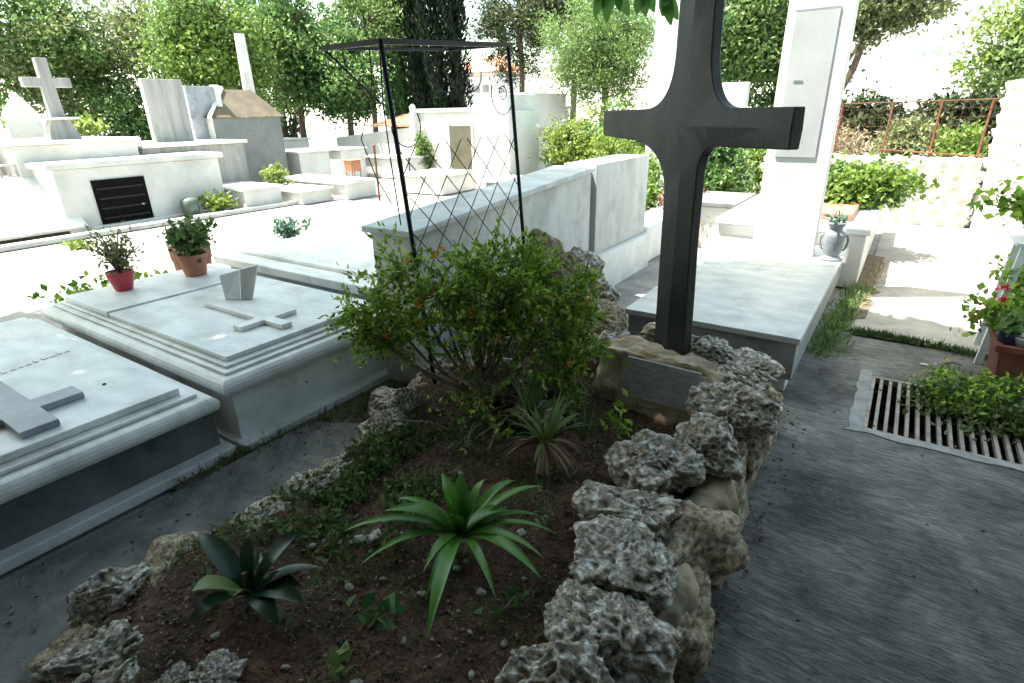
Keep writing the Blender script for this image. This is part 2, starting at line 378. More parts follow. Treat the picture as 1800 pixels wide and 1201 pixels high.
def flat_cross_mb(stem, bar, z0, z1):
    """stem,bar rects (x0,x1,y0,y1) crossing: one outline prism"""
    sx0, sx1, sy0, sy1 = stem; bx0, bx1, by0, by1 = bar
    pts = [(sx0, sy0), (bx0, sy0), (bx0, by0), (bx1, by0), (bx1, sy0), (sx1, sy0), (sx1, sy1), (bx1, sy1), (bx1, by1), (bx0, by1), (bx0, sy1), (sx0, sy1)]
    return MB().prism(pts, z0, z1)

# ================================================================== SETTING
def struct(name, mb, mt, **kw):
    o = mb.build(name, mt, **kw); o['kind'] = 'structure'; return o

g = MB(); g.add([(-400, -400, -.02), (400, -400, -.02), (400, 600, -.02), (-400, 600, -.02), (.05, 3.15, -.02), (1.62, 3.15, -.02), (1.62, 3.95, -.02), (.05, 3.95, -.02)], [(0, 1, 5, 4), (1, 2, 6, 5), (2, 3, 7, 6), (3, 0, 4, 7)]); struct('ground', g, M['concrete_pale'])
g = MB(); g.add([(-9.75, 1.2, -.008), (-4.8, 1.2, -.008), (-4.8, 9, -.008), (-9.75, 9, -.008)], [(0, 1, 2, 3)]); struct('path', g, M['concrete_pale'])
# concrete pavement right of the bed, with a seam at y = 4.66
def slab_grid(x0, x1, y0, y1, z, nx=40, ny=60, amp=.006, hole=None):
    b = MB(); xs = np.linspace(x0, x1, nx+1); ys = np.linspace(y0, y1, ny+1)
    if hole:
        xs = np.unique(np.concatenate([xs[(xs < hole[0]-.004) | (xs > hole[1]+.004)], [hole[0], hole[1]]]))
        ys = np.unique(np.concatenate([ys[(ys < hole[2]-.004) | (ys > hole[3]+.004)], [hole[2], hole[3]]]))
        nx = len(xs)-1; ny = len(ys)-1
    b.v = [(x, y, z+amp*mn.noise(Vector((x*1.7, y*1.7, 0)))) for y in ys for x in xs]
    for j in range(ny):
        for i in range(nx):
            if hole and hole[0]-1e-6 <= xs[i] < hole[1]-1e-6 and hole[2]-1e-6 <= ys[j] < hole[3]-1e-6: continue
            a = j*(nx+1)+i; b.f.append((a, a+1, a+nx+2, a+nx+1))
    return b
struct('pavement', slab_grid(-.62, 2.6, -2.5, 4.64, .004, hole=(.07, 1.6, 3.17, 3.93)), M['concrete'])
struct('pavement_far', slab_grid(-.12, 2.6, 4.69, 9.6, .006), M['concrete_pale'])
struct('footpath', slab_grid(-2.36, -.4, 2.9, 9.0, .002), M['concrete_plain'])
# concrete strip between the left tombs and the rock bed, broken edge near the bush
b = MB(); b.prism([(-3.4, -2.4), (-1.2, -2.4), (-1.2, .3), (-1.95, .6), (-1.95, 1.78), (-2.06, 1.80), (-2.16, 1.78), (-2.47, 1.62), (-2.47, 1.30), (-2.47, -.2), (-3.4, -.2)], -.05, .035)
M['concrete_dark'] = concretemat('stained_concrete', (.08, .082, .08), (.17, .173, .167), (.27, .27, .26), .15, (6, 9, 1))  # dark concrete, deepened in colour to stand in for shade at lower left
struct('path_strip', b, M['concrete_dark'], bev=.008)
b = MB(); b.add([(-2.62, .9, .008), (-1.7, .9, .008), (-1.7, 3.4, .008), (-2.62, 3.4, .008)], [(0, 1, 2, 3)]); struct('dirt_gap', b, M['dirt'])

# unseen roof and walls added behind and above the camera to darken the foreground
po = empty('porch', (0, -1.4, 0), 'grey concrete porch roof and wall behind the viewer', 'building')
MB().prism([(-4.6, -4.5), (4.5, -4.5), (4.5, 1.8), (-2.7, 1.8), (-3.1, .5), (-4.6, -.6)], 2.65, 2.8).build('roof', M['porch'], po)
MB().box(-5.5, 4.5, -1.3, -1.0, 0, 2.647).build('wall', M['porch_wall'], po)  # added back wall, kept pale to bounce light onto plaque and rocks
MB().box(1.45, 1.65, -.997, 2.6, 0, 2.647).build('side_wall', M['porch'], po)  # added out of view to keep sky light off the pavement
# the tree overhead whose shade covers the foreground (sun from the left and behind)
ZC = 6.4
shade = [(-6.4, 1.4, 0), (-6.0, 2.9, .2), (-5.75, 3.6, .35), (-5.6, 4.15, .35), (-5.25, 4.35, .35), (-4.4, 4.2, .35), (-3.2, 4.3, .5), (-2.3, 4.35, 1.1), (-1.9, 4.5, .38), (-1.3, 4.71, .38), (-.85, 5.15, .38), (-.33, 5.12, .38), (.25, 5.2, 0), (.74, 5.12, 0), (1.6, 5.0, 0), (3.2, 4.6, 0), (4.2, 3.0, 0), (4.2, -1.5, 0), (-1, -2.6, 0), (-5.6, -1.6, 0), (-6.6, .2, 0)]
kx, ky = -tosun.x/tosun.z, -tosun.y/tosun.z
can = [(x-(ZC-z)*kx, y-(ZC-z)*ky) for x, y, z in shade]
ct = empty('overhead_tree', (-7.6, -2.6, 0), 'large leafy tree whose crown shades the foreground from above', 'tree')
g_ = np.random.RandomState(3); P = []
def _in(x, y):
    c = False; n = len(can)
    for i in range(n):
        x1, y1 = can[i]; x2, y2 = can[(i+1) % n]
        if (y1 > y) != (y2 > y) and x < (x2-x1)*(y-y1)/(y2-y1)+x1: c = not c
    return c
xs_ = np.arange(-10.5, 3.5, .062); ys_ = np.arange(-5.5, 4.6, .062)
for x in xs_:
    for y in ys_:
        if _in(x, y):
            P.append((x+g_.uniform(-.05, .05), y+g_.uniform(-.05, .05), ZC+g_.uniform(-.06, .06)))
            for k in range(2): dz = .2+g_.rand()*.3; P.append((x+g_.uniform(-.05, .05)-dz*kx, y+g_.uniform(-.05, .05)-dz*ky, ZC+dz))
P = np.array(P); up_ = P[g_.rand(len(P)) < .3].copy(); dz = g_.rand(len(up_))*1.6; up_[:, 0] += -dz*kx; up_[:, 1] += -dz*ky; up_[:, 2] += dz
D = g_.normal(size=(len(P), 3)); D[:, 2] *= .25
foliage('crown', P, .19, M['lf_canopy'], ct, dirs=D, Wd=.62, jit=.1, rng=g_, fold=.03)
foliage('crown_top', up_, .19, M['lf_canopy'], ct, Wd=.6, rng=g_)
b = MB(); r0 = Vector((-7.6, -2.6, 0)); b.tube([r0, r0+Vector((.1, .1, 3)), (-6.8, -2.0, 6.3)], [.28, .24, .15], 10)
for (x, y) in ((-8.0, 1.0), (-6.5, 2.4), (-4.5, 2.6), (-2.5, 2.0), (-.5, 1.5), (1.0, .5), (-3.5, -2.5), (-1, -3)): b.tube([(-7.2, -2.3, 5.0), (-6.4+.35*(x+6.4), -1.6+.4*(y+1.6), 6.5), (x, y, 6.6)], [.10, .06, .02], 7)
b.build('trunk', M['bark'], ct)

# ================================================================== TOMBS (near left)
def bullnose(x0, x1, y0, y1, z0, z1, r):
    """rounded slab edge all round"""
    b = MB(); n = 7; rings = []
    for i in range(n+1):
        a = -math.pi/2+math.pi*i/n; o = r*math.cos(a)-r; z = (z0+z1)/2+(z1-z0)/2*math.sin(a); rings.append((o, z))
    for o, z in rings:
        b.v += [(x0-o, y0-o, z), (x1+o, y0-o, z), (x1+o, y1+o, z), (x0-o, y1+o, z)]
    for i in range(n):
        for j in range(4): b.f.append((i*4+j, i*4+(j+1) % 4, (i+1)*4+(j+1) % 4, (i+1)*4+j))
    b.f.append((3, 2, 1, 0)); k = n*4; b.f.append((k, k+1, k+2, k+3)); return b

# tomb 1 (bottom left)
t1 = empty('marble_tomb', (-3.6, .3, 0), 'low marble tomb at left with a flat grey marble cross and dark grey sides', 'tomb')
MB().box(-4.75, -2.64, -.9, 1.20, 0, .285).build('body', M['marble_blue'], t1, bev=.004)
MB().box(-4.8, -2.56, -.95, 1.235, .0, .055).build('plinth', M['marble_stain'], t1, bev=.008)
bullnose(-4.72, -2.52, -.9, 1.19, .287, .368, .035).build('moulding', M['marble'], t1, smooth=False, bev=.002)
MB().box(-4.66, -2.60, -.85, 1.13, .370, .386).build('step', M['marble'], t1, bev=.003)
MB().box(-4.60, -2.66, -.80, 1.085, .388, .420).build('slab', M['marble'], t1, bev=.004)
flat_cross_mb((-3.55, -2.73, .50, .635), (-3.05, -2.93, .28, .80), .422, .452).build('cross', M['marble_grey'], t1, bev=.004)
ins = MB(); x = -3.72; rr = random.Random(3)
yy = .55
while yy < .99:
    w = rr.uniform(.012, .03)
    ins.box(-3.665+rr.uniform(0, .004)-.17*(yy-1), -3.652-.17*(yy-1), yy, yy+w, .4205, .4225)
    if rr.random() < .6: ins.box(-3.69-.17*(yy-1), -3.668-.17*(yy-1), yy, yy+.004, .4205, .4225)
    yy += w+rr.uniform(.006, .018)
ins.build('inscription', M['marble_grey'], t1)
MB().lathe([(.008, 0), (.008, .004), (.004, .006)], (-3.01, 1.0-.09, .421), 10).build('bolt', M['iron'], t1)

# tomb 2
t2 = empty('marble_tomb', (-3.6, 1.9, 0), 'white marble tomb with a raised marble cross and stepped edges, carrying the two flower pots', 'tomb')
MB().box(-4.72, -2.60, 1.29, 2.45, 0.03, .318).build('body', M['marble_stain'], t2, bev=.004)
MB().box(-4.6, -2.53, 1.26, 2.47, 0, .05).build('plinth', M['marble_stain'], t2, bev=.008)
bullnose(-4.78, -2.535, 1.225, 2.50, .320, .415, .04).build('moulding', M['marble'], t2, bev=.002)
MB().box(-4.73, -2.60, 1.285, 2.44, .417, .430).build('step', M['marble'], t2, bev=.003)
MB().box(-4.69, -2.645, 1.318, 2.41, .432, .445).build('step', M['marble'], t2, bev=.003)
MB().box(-4.0, -2.69, 1.35, 2.38, .447, .472).build('slab', M['marble'], t2, bev=.003)
MB().box(-4.66, -4.012, 1.345, 2.385, .447, .482).build('slab', M['marble'], t2, bev=.003)
flat_cross_mb((-3.60, -2.78, 1.745, 1.815), (-3.03, -2.95, 1.60, 1.97), .474, .502).build('cross', M['marble'], t2, bev=.004)
MB().lathe([(.006, 0), (.006, .004)], (-2.597, 1.72, .2), 8).build('bolt', M['iron'], t2)
# marble book standing on tomb 2
bk = empty('marble_book', (-3.60, 1.93, .474), 'small open marble book standing upright on the tomb with the raised cross', 'marble book')
def wedge(pts, th):  # quad face + thickness vector
    p = [Vector(a) for a in pts]; q = [a+Vector(th) for a in p]
    b = MB(); b.add(p+q, [(0, 1, 2, 3), (7, 6, 5, 4), (0, 4, 5, 1), (1, 5, 6, 2), (2, 6, 7, 3), (3, 7, 4, 0)]); return b
wedge([(-3.62, 1.90, .474), (-3.52, 1.945, .474), (-3.55, 2.0, .665), (-3.66, 1.915, .63)], (-.03, .02, 0)).build('page', M['marble'], bk, bev=.004)
wedge([(-3.515, 1.945, .474), (-3.45, 1.985, .474), (-3.455, 2.075, .69), (-3.545, 2.0, .665)], (-.03, .03, 0)).build('page', M['marble_weather'], bk, bev=.004)

# tomb 3 behind
t3 = empty('marble_tomb', (-4.2, 3.6, 0), 'white marble tomb with plain flat slab behind the two nearer left tombs', 'tomb')
MB().box(-5.35, -2.95, 2.93, 4.75, 0, .285).build('body', M['marble_grey'], t3, bev=.004)
MB().box(-5.45, -2.85, 2.83, 4.85, .287, .365).build('cap', M['marble'], t3, bev=.01)
MB().box(-5.32, -2.95, 3.02, 4.7, .367, .400).build('slab', M['marble'], t3, bev=.004)

# marble wall (tall tomb side) in the middle
wl = empty('marble_wall', (-2.5, 3.6, 0), 'long white marble tomb wall with a taller end panel behind the bush', 'wall')
b = MB(); b.add([(-2.55, 2.28, 0), (-2.24, 2.28, 0), (-2.24, 4.52, 0), (-2.55, 4.52, 0), (-2.55, 2.28, .96), (-2.24, 2.28, .96), (-2.24, 4.52, 1.115), (-2.55, 4.52, 1.115)],
                [(3, 2, 1, 0), (4, 5, 6, 7), (0, 1, 5, 4), (1, 2, 6, 5), (2, 3, 7, 6), (3, 0, 4, 7)]); b.build('low_panel', M['marble_weather'], wl, bev=.004)
b = MB(); b.add([(-2.59, 2.24, .963), (-2.19, 2.24, .963), (-2.19, 4.50, 1.118), (-2.59, 4.50, 1.118), (-2.59, 2.24, 1.0), (-2.19, 2.24, 1.0), (-2.19, 4.50, 1.155), (-2.59, 4.50, 1.155)],
                [(3, 2, 1, 0), (4, 5, 6, 7), (0, 1, 5, 4), (1, 2, 6, 5), (2, 3, 7, 6), (3, 0, 4, 7)]); b.build('cap', M['marble_cool'], wl, bev=.006)
MB().box(-2.55, -2.22, 4.60, 5.80, .372, 1.165).build('end_panel', M['marble_weather'], wl, bev=.006)
MB().box(-2.53, -2.27, 4.523, 4.597, .0, 1.10).build('joint', M['marble_grey'], wl)
MB().box(-2.57, -2.16, 4.60, 5.82, 0, .369).build('base', M['marble_stain'], wl, bev=.006)
MB().box(-2.60, -2.22, 5.85, 7.6, 0, .42).build('rear_kerb', M['marble_stain'], wl, bev=.02)

# ================================================================== RIGHT TOMB with pillar
rtb = empty('marble_tomb', (-.8, 4.4, 0), 'low white marble tomb right of the dark cross, at the foot of the tall pillar', 'tomb')
MB().box(-1.34, -.36, 3.42, 5.9, .0, .10).build('plinth', M['marble_stain'], rtb, bev=.006)
MB().box(-1.36, -.33, 3.37, 5.9, .103, .335).build('body', M['body_stone'], rtb, bev=.004)
MB().box(-1.38, -.315, 3.35, 5.95, .338, .375).build('slab', M['marble_cool'], rtb, bev=.004)
pl = empty('memorial_pillar', (-.78, 5.5, .376), 'tall white memorial pillar with a grey inset panel, right of the dark cross', 'pillar')
b = MB()  # tapering slab pillar
b.frustum((-1.045, -.54, 5.45, 5.56), (-1.02, -.56, 5.45, 5.56), .378, 3.4); b.build('shaft', M['white_stone'], pl, bev=.006)
MB().box(-.965, -.655, 5.440, 5.448, 1.20, 2.28).build('panel', M['panel_grey'], pl)
MB().box(-.968, -.652, 5.4385, 5.4475, 2.283, 2.292).build('panel_edge', M['marble_grey'], pl)
MB().box(-.91, -.84, 5.435, 5.4385, 1.78, 1.792).build('mark', M['marble_grey'], pl)

# urn beside the pillar
vx, vy, vz = -.40, 5.42, .377
ur = empty('stone_urn', (vx, vy, vz), 'grey stone urn with handles at the foot of the tall pillar', 'urn')
MB().lathe([(.085, 0), (.085, .018), (.062, .032), (.058, .05), (.068, .07), (.074, .13), (.079, .20), (.076, .235), (.054, .25), (.052, .275), (.070, .30), (.074, .318), (.056, .318), (.05, .30)], (vx, vy, vz), 24).build('body', M['urn'], ur, smooth=True)
for sgn in (-1, 1):
    MB().tube([(vx+sgn*.08, vy, vz+.21), (vx+sgn*.10, vy, vz+.205), (vx+sgn*.105, vy, vz+.16), (vx+sgn*.095, vy, vz+.11), (vx+sgn*.075, vy, vz+.085)], .009, 8).build('handle', M['urn'], ur, smooth=True)
P = np.array([vx, vy, vz+.33])+rs.normal(size=(90, 3))*[.035, .035, .02]
pp = empty('urn_plant', (vx, vy, vz+.319), 'small teal succulent growing in the grey stone urn', 'plant')
foliage('foliage', P, .05, M['lf_teal'], pp, up_bias=1.0)

# tomb behind with the bush on it
rb = empty('concrete_tomb', (-.6, 7.0, 0), 'pale concrete tomb behind the stone urn, topped by the round green bush', 'tomb')
MB().box(-1.5, -.19, 5.98, 8.9, 0, .50).build('body', M['plaster'], rb, bev=.01)
MB().box(-1.53, -.16, 5.95, 8.93, .503, .56).build('cap', M['marble'], rb, bev=.01)
bu = empty('round_bush', (-.75, 7.9, .56), 'rounded light green bush growing on the pale concrete tomb beside the pillar', 'bush')
P = blob_points(9500, (-.62, 7.5, .74), (.78, .60, .27), .16, 110, shell=.75)
P = P[P[:, 2] > .57]
foliage('foliage', P, .058, M['lf_bright'], bu, Wd=.75, up_bias=.3)
P = blob_points(2500, (-.62, 7.5, .74), (.70, .5, .24), .16, 60, shell=.5); P = P[P[:, 2] > .57]
foliage('inner_foliage', P, .08, M['lf_mid'], bu, Wd=.7)
b = MB()
for k in range(7): b.tube([(-.75+rnd.uniform(-.3, .3), 7.9+rnd.uniform(-.2, .2), .56), (-.65+rnd.uniform(-.5, .5), 7.9+rnd.uniform(-.3, .3), .85)], .012, 6)
b.build('stem', M['bark'], bu)
MB().box(-.85, -.35, 6.3, 8.7, .563, .63).build('soil_bed', M['terracotta'], rb, bev=.01)

# second white pillar, further back, left of the dark cross
p2 = empty('memorial_pillar', (-3.1, 9.0, 0), 'slim white pillar rising behind the left arm of the dark cross', 'pillar')
MB().frustum((-3.52, -2.62, 8.95, 9.1), (-3.46, -3.0, 8.95, 9.1), 0, 3.3).build('shaft', M['white_stone'], p2, bev=.008)
p3 = empty('small_headstone', (-3.4, 13.6, 0), 'small square white headstone behind the right arm of the dark cross', 'headstone')
MB().box(-3.66, -3.12, 13.5, 13.7, 0, 2.08).build('stone', M['white_stone'], p3, bev=.01)
MB().box(-3.75, -3.03, 13.4, 13.8, 0, .25).build('foot', M['white_stone'], p3, bev=.01)
# small tomb with bin behind cross
st = empty('small_tomb', (-1.9, 7.6, 0), 'small white tomb box with flat cap left of the tall pillar', 'tomb')
MB().box(-2.1, -1.62, 7.0, 7.9, 0, .50).build('body', M['white_stone'], st, bev=.01)
MB().box(-2.16, -1.56, 6.95, 7.95, .503, .56).build('cap', M['grey_stone'], st, bev=.01)

# ================================================================== DARK CROSS
A = Vector((-.809, 2.638, 0)); dU = Vector((-.763, .647, 0)); nV = Vector((.647, .763, 0))*-1  # nV points to the viewer
cr = empty('dark_cross', (A.x, A.y, .30), 'tall dark stone cross with flared arms rising from the rock bed', 'cross')
def P3(u, z, v): return tuple(A+dU*u+nV*v+Vector((0, 0, z)))
TOP = 2.42; cu = .045; zc = 1.527; hw = .07; SP = .028
def arc(p0, p1, p2, n=14):   # quadratic bezier
    return [((1-t)**2*p0[0]+2*t*(1-t)*p1[0]+t*t*p2[0], (1-t)**2*p0[1]+2*t*(1-t)*p1[1]+t*t*p2[1]) for t in [i/n for i in range(n+1)]]
quads = [
    # outline path, spine path  (image left = +u)
    ([(.215, TOP), (.215, 1.95)]+arc((.215, 1.83), (.222, 1.605), (.46, 1.600))+[(.965, 1.594)], (0, 1), 1),
    ([(-.05, TOP), (-.058, 1.95)]+arc((-.065, 1.82), (-.085, 1.602), (-.25, 1.597))+[(-.59, 1.597)], (0, 1), -1),
    ([(.195, .30), (.215, 1.05)]+arc((.220, 1.20), (.228, 1.42), (.56, 1.445))+[(.965, 1.457)], (0, 1), 1),
    ([(-.095, .30), (-.050, 1.05)]+arc((-.046, 1.34), (-.055, 1.445), (-.16, 1.448))+[(-.59, 1.457)], (0, 1), -1),
]
mb = MB(); TH = .022
for outl, _, sg in quads:
    n = len(outl); end = outl[-1]; st_ = outl[0]
    sp = []
    for i, (u, z) in enumerate(outl):
        # spine point: project to shaft axis or arm axis
        du = abs(u-cu); dz = abs(z-zc)
        if i < n/2: zz = z if abs(z-zc) > .16 else zc+(z-zc)*.5
        a = (cu if z > zc else cu-.02*min(1, (zc-z)), z); c = (u, zc)
        t = 0 if i <= 1 else (1 if i == n-1 else (i-1)/(n-2))
        if t <= .5:
            k = t/.5; z1 = outl[1][1]; s = (a[0]*(1-k)+cu*k, (outl[i][1] if i <= 1 else z1*(1-k)+zc*k))
        else:
            k = (t-.5)/.5; s = (cu*(1-k)+end[0]*k, zc)
        sp.append(s)
    base = len(mb.v)
    for (u, z), (su, sz) in zip(outl, sp):
        fall = max(0.0, 1-max(0, abs(su-cu)-.12)/.45); s_ = SP*(.12+.88*fall)
        mb.v += [P3(u, z, 0), P3(su, sz, s_), P3(u, z, -TH*2), P3(su, sz, -TH*2-.004)]
    for i in range(n-1):
        a = base+4*i; b_ = a+4
        mb.f += [(a, b_, b_+1, a+1), (a+2, a+3, b_+3, b_+2), (a, a+2, b_+2, b_)]
    # end caps
    mb.f += [(base, base+1, base+3, base+2), (base+4*(n-1), base+4*(n-1)+2, base+4*(n-1)+3, base+4*(n-1)+1)]
cm = mb.build('cross_body', M['crossmat'], cr)
bm = bmesh.new(); bm.from_mesh(cm.data); bmesh.ops.remove_doubles(bm, verts=bm.verts, dist=.0008); bmesh.ops.recalc_face_normals(bm, faces=bm.faces); bm.to_mesh(cm.data); bm.free()
cm.data.polygons.foreach_set('use_smooth', [True]*len(cm.data.polygons)); cm.data.set_sharp_from_angle(angle=R(24))
bv = cm.modifiers.new('bevel', 'BEVEL'); bv.width = .004; bv.segments = 2; bv.limit_method = 'ANGLE'; bv.angle_limit = R(30)

# ================================================================== ROCK BED
def soil_z(x, y):
    t = (y-.3)/2.6
    return .17+.05*max(0, min(1, t))-.075*math.exp(-((x+.78)**2/.12+(y-2.22)**2/.05))+.05*mn.noise(Vector((x*2.2, y*2.2, 3)))+.018*mn.noise(Vector((x*9, y*9, 1)))
outline = [(-1.45, -.1), (-.30, -.2), (-.42, .9), (-.46, 1.5), (-.47, 2.1), (-.45, 2.6), (-.62, 2.98), (-1.1, 3.15), (-1.6, 3.1), (-2.02, 2.7), (-2.12, 2.2), (-1.88, 1.75), (-1.84, 1.3), (-1.86, .8), (-1.90, .45), (-1.72, .22)]
def inside(x, y, poly):
    c = False; n = len(poly)
    for i in range(n):
        x1, y1 = poly[i]; x2, y2 = poly[(i+1) % n]
        if (y1 > y) != (y2 > y) and x < (x2-x1)*(y-y1)/(y2-y1)+x1: c = not c
    return c
b = MB(); nx, ny = 90, 170; xs = np.linspace(-2.2, -.3, nx+1); ys = np.linspace(-.2, 3.2, ny+1); ids = {}
for j, y in enumerate(ys):
    for i, x in enumerate(xs):
        if inside(x, y, outline): ids[(i, j)] = len(b.v); b.v.append((x, y, soil_z(x, y)+.010*mn.noise(Vector((x*30, y*30, 5)))))
for j in range(ny):
    for i in range(nx):
        q = [(i, j), (i+1, j), (i+1, j+1), (i, j+1)]
        if all(k in ids for k in q): b.f.append(tuple(ids[k] for k in q))
struct('soil', b, M['soil'], smooth=True)

RB = 'rocks edging the planted bed'
# (x,y,z, sx,sy,sz, rz, seed, mat, label)
border = [
 # right side, upper course (near to far)
 (-.47, .84, .28, .13, .12, .10, 10, 1, 'rock', 'grey pitted rock at the bottom edge of the photo, nearest the dark pavement'),
 (-.44, 1.07, .27, .13, .14, .10, 40, 2, 'rock', 'knobbly dark grey rock in the right edge of the bed, second from the viewer'),
 (-.50, 1.30, .28, .15, .13, .10, 75, 3, 'rock', 'pale topped pitted rock in the right edge of the bed, third from the viewer'),
 (-.56, 1.56, .27, .17, .14, .10, 20, 4, 'rock', 'broad brown and grey rock in the right edge, beside the small leafy sprig'),
 (-.58, 1.84, .30, .17, .13, .10, 60, 5, 'rock', 'grey rock full of dark holes below the slate plaque'),
 (-.44, 2.05, .32, .12, .13, .10, 5, 6, 'rock', 'whitish round holed rock just below the corner of the plaque stone'),
 (-.40, 2.35, .36, .12, .16, .12, 80, 7, 'rock', 'tall pitted white and grey rock right of the slate plaque'),
 (-.46, 2.62, .44, .11, .20, .06, 38, 8, 'rock', 'long flat white pitted rock lying like a tongue right of the cross foot'),
 (-.66, 2.72, .45, .11, .10, .08, 0, 9, 'rock', 'white pitted rock with a reddish top touching the foot of the dark cross'),
 # right side, lower course
 (-.36, .98, .10, .12, .17, .13, 5, 10, 'rock_warm', 'brown lower rock at pavement level nearest the viewer'),
 (-.37, 1.32, .11, .12, .18, .14, 0, 11, 'rock_warm', 'ochre lower rock at pavement level under the pale topped rock'),
 (-.38, 1.68, .12, .13, .20, .15, 8, 12, 'rock_warm', 'ochre lower rock at pavement level under the broad brown rock'),
 (-.40, 2.06, .12, .11, .20, .15, 0, 13, 'rock_warm', 'ochre lower rock at pavement level under the whitish holed rock'),
 (-.38, 2.44, .14, .10, .20, .16, 4, 14, 'rock_warm', 'tall ochre lower rock at pavement level under the tall pitted rock'),
 (-.42, 2.80, .16, .12, .18, .18, 20, 15, 'rock_warm', 'ochre lower rock at the far right corner of the bed by the marble tomb'),
 # far side behind the cross
 (-.95, 2.95, .36, .16, .12, .12, 25, 16, 'rock_warm', 'brown speckled rock left of the foot of the dark cross'),
 (-1.18, 2.78, .36, .13, .14, .09, 70, 17, 'rock', 'pale flat rock between the bush and the foot of the cross'),
 (-1.30, 2.86, .44, .11, .10, .10, 10, 18, 'rock_warm', 'curled rust brown rock sticking out of the right side of the bush'),
 (-1.55, 3.02, .35, .18, .15, .16, 0, 19, 'rock', 'grey rock half hidden behind the bush'),
 # left side
 (-1.93, .42, .10, .12, .11, .10, 30, 20, 'rock', 'white lumpy rock at the lower left corner of the bed'),
 (-1.80, .27, .07, .10, .11, .08, 80, 21, 'rock_warm', 'brownish rock at the lower left, in front of the white lumpy one'),
 (-1.68, .30, .11, .13, .10, .09, 50, 22, 'rock', 'dark grey mossy rock at the bottom left of the bed'),
 (-1.88, .62, .12, .11, .15, .08, 20, 23, 'rock_warm', 'long brown rock left of the dark glossy plant'),
 (-1.78, .90, .13, .10, .13, .07, 35, 24, 'rock', 'thin pale ridged rock behind the dark glossy plant'),
 (-1.82, 1.18, .12, .11, .12, .08, 60, 25, 'rock', 'small mossy grey rock at the left edge under the creeping plants'),
 (-1.84, 1.62, .18, .09, .12, .10, 75, 26, 'rock', 'bluish white pitted rock between the concrete strip and the bush'),
 (-1.90, 1.80, .24, .06, .07, .09, 15, 27, 'rock', 'small white knob of rock standing on the bluish white rock'),
 (-2.13, 1.93, .09, .15, .13, .09, 40, 28, 'rock', 'smooth grey green boulder beside the end of the marble tomb'),
 (-2.02, 2.28, .16, .14, .16, .13, 10, 29, 'rock', 'dark rock under the left side of the bush'),
 (-1.50, .22, .12, .10, .10, .08, 12, 3, 'rock', 'grey rock at the bottom edge of the photo below the dark glossy plant'),
 (-1.90, .52, .09, .08, .09, .06, 15, 32, 'rock_warm', 'small brown rock filling the gap above the white lumpy rock'),
 (-1.84, .76, .10, .09, .08, .06, 50, 33, 'rock', 'flat grey rock between the long brown rock and the thin ridged one'),
 (-1.80, 1.04, .11, .08, .08, .06, 10, 34, 'rock_warm', 'low tan rock at the left edge half covered by creeping plants'),
 (-1.85, 1.33, .12, .08, .10, .06, 70, 35, 'rock', 'low grey rock at the left edge beside the concrete strip, middle of the row'),
 (-1.87, 1.48, .13, .08, .08, .07, 25, 36, 'rock_warm', 'low brown rock just below the bluish white pitted rock'),
 (-2.02, 2.08, .14, .10, .10, .09, 25, 37, 'rock_warm', 'brown rock between the smooth boulder and the left stems of the bush'),
 (-1.30, .42, .17, .06, .06, .05, 12, 30, 'rock', 'small pale lump of rock at the bottom edge left of the leafy seedlings'),
 (-1.38, .36, .15, .07, .06, .05, 60, 31, 'rock', 'pale knobbly stone by the bottom edge, beside the small pale lump'),
]
for (x, y, z, sx, sy, sz, rz, sd, mt, lb) in border:
    sx *= 1.08; sy *= 1.12; sz *= .96
    rock('bed_rock', (x, y, z), (sx, sy, sz), (rnd.uniform(-12, 12), rnd.uniform(-12, 12), rz), sd, lb, RB, mt=mt, sub=6 if (mt == 'rock' and y < 2.75) else 5, pit=.17 if mt == 'rock' else .10, lump=.24)
# sculptural rocks beyond the bush
rock('bed_rock', (-1.80, 3.10, .60), (.09, .20, .24), (35, 10, -55), 40, 'leaning pinkish grey rock slab behind the bush beside the marble wall', RB, mt='rock_warm')
rock('bed_rock', (-1.70, 3.22, .62), (.16, .12, .16), (0, 20, 20), 41, 'jagged grey rock topping the pile in front of the marble wall', RB)
rock('bed_rock', (-1.52, 3.20, .48), (.14, .15, .14), (0, 0, 60), 42, 'grey pitted rock in the pile in front of the marble wall, lowest on its right', RB)
rock('bed_rock', (-1.75, 3.25, .28), (.26, .22, .26), (0, 0, 10), 43, 'large hidden grey rock carrying the pile before the marble wall', RB)
rock('bed_rock', (-1.60, 2.15, .28), (.16, .12, .10), (0, 0, 20), 44, 'pale grey rock at the foot of the bush', RB)
rock('bed_rock', (-1.38, 2.30, .32), (.15, .10, .12), (0, 0, 60), 45, 'bluish grey rock under the right half of the bush', RB)
rock('bed_rock', (-1.25, 2.02, .25), (.15, .10, .06), (0, 0, -30), 46, 'flat brown rock lying behind the spiky plant', RB, mt='rock_warm')

# plaque stone
ps = empty('plaque_stone', (-.80, 2.44, .30), 'rough ochre stone block holding a grey slate plaque at the foot of the cross', 'stone block')
bmx = bmesh.new(); bmesh.ops.create_cube(bmx, size=1.0); bmesh.ops.subdivide_edges(bmx, edges=bmx.edges, cuts=28, use_grid_fill=True)
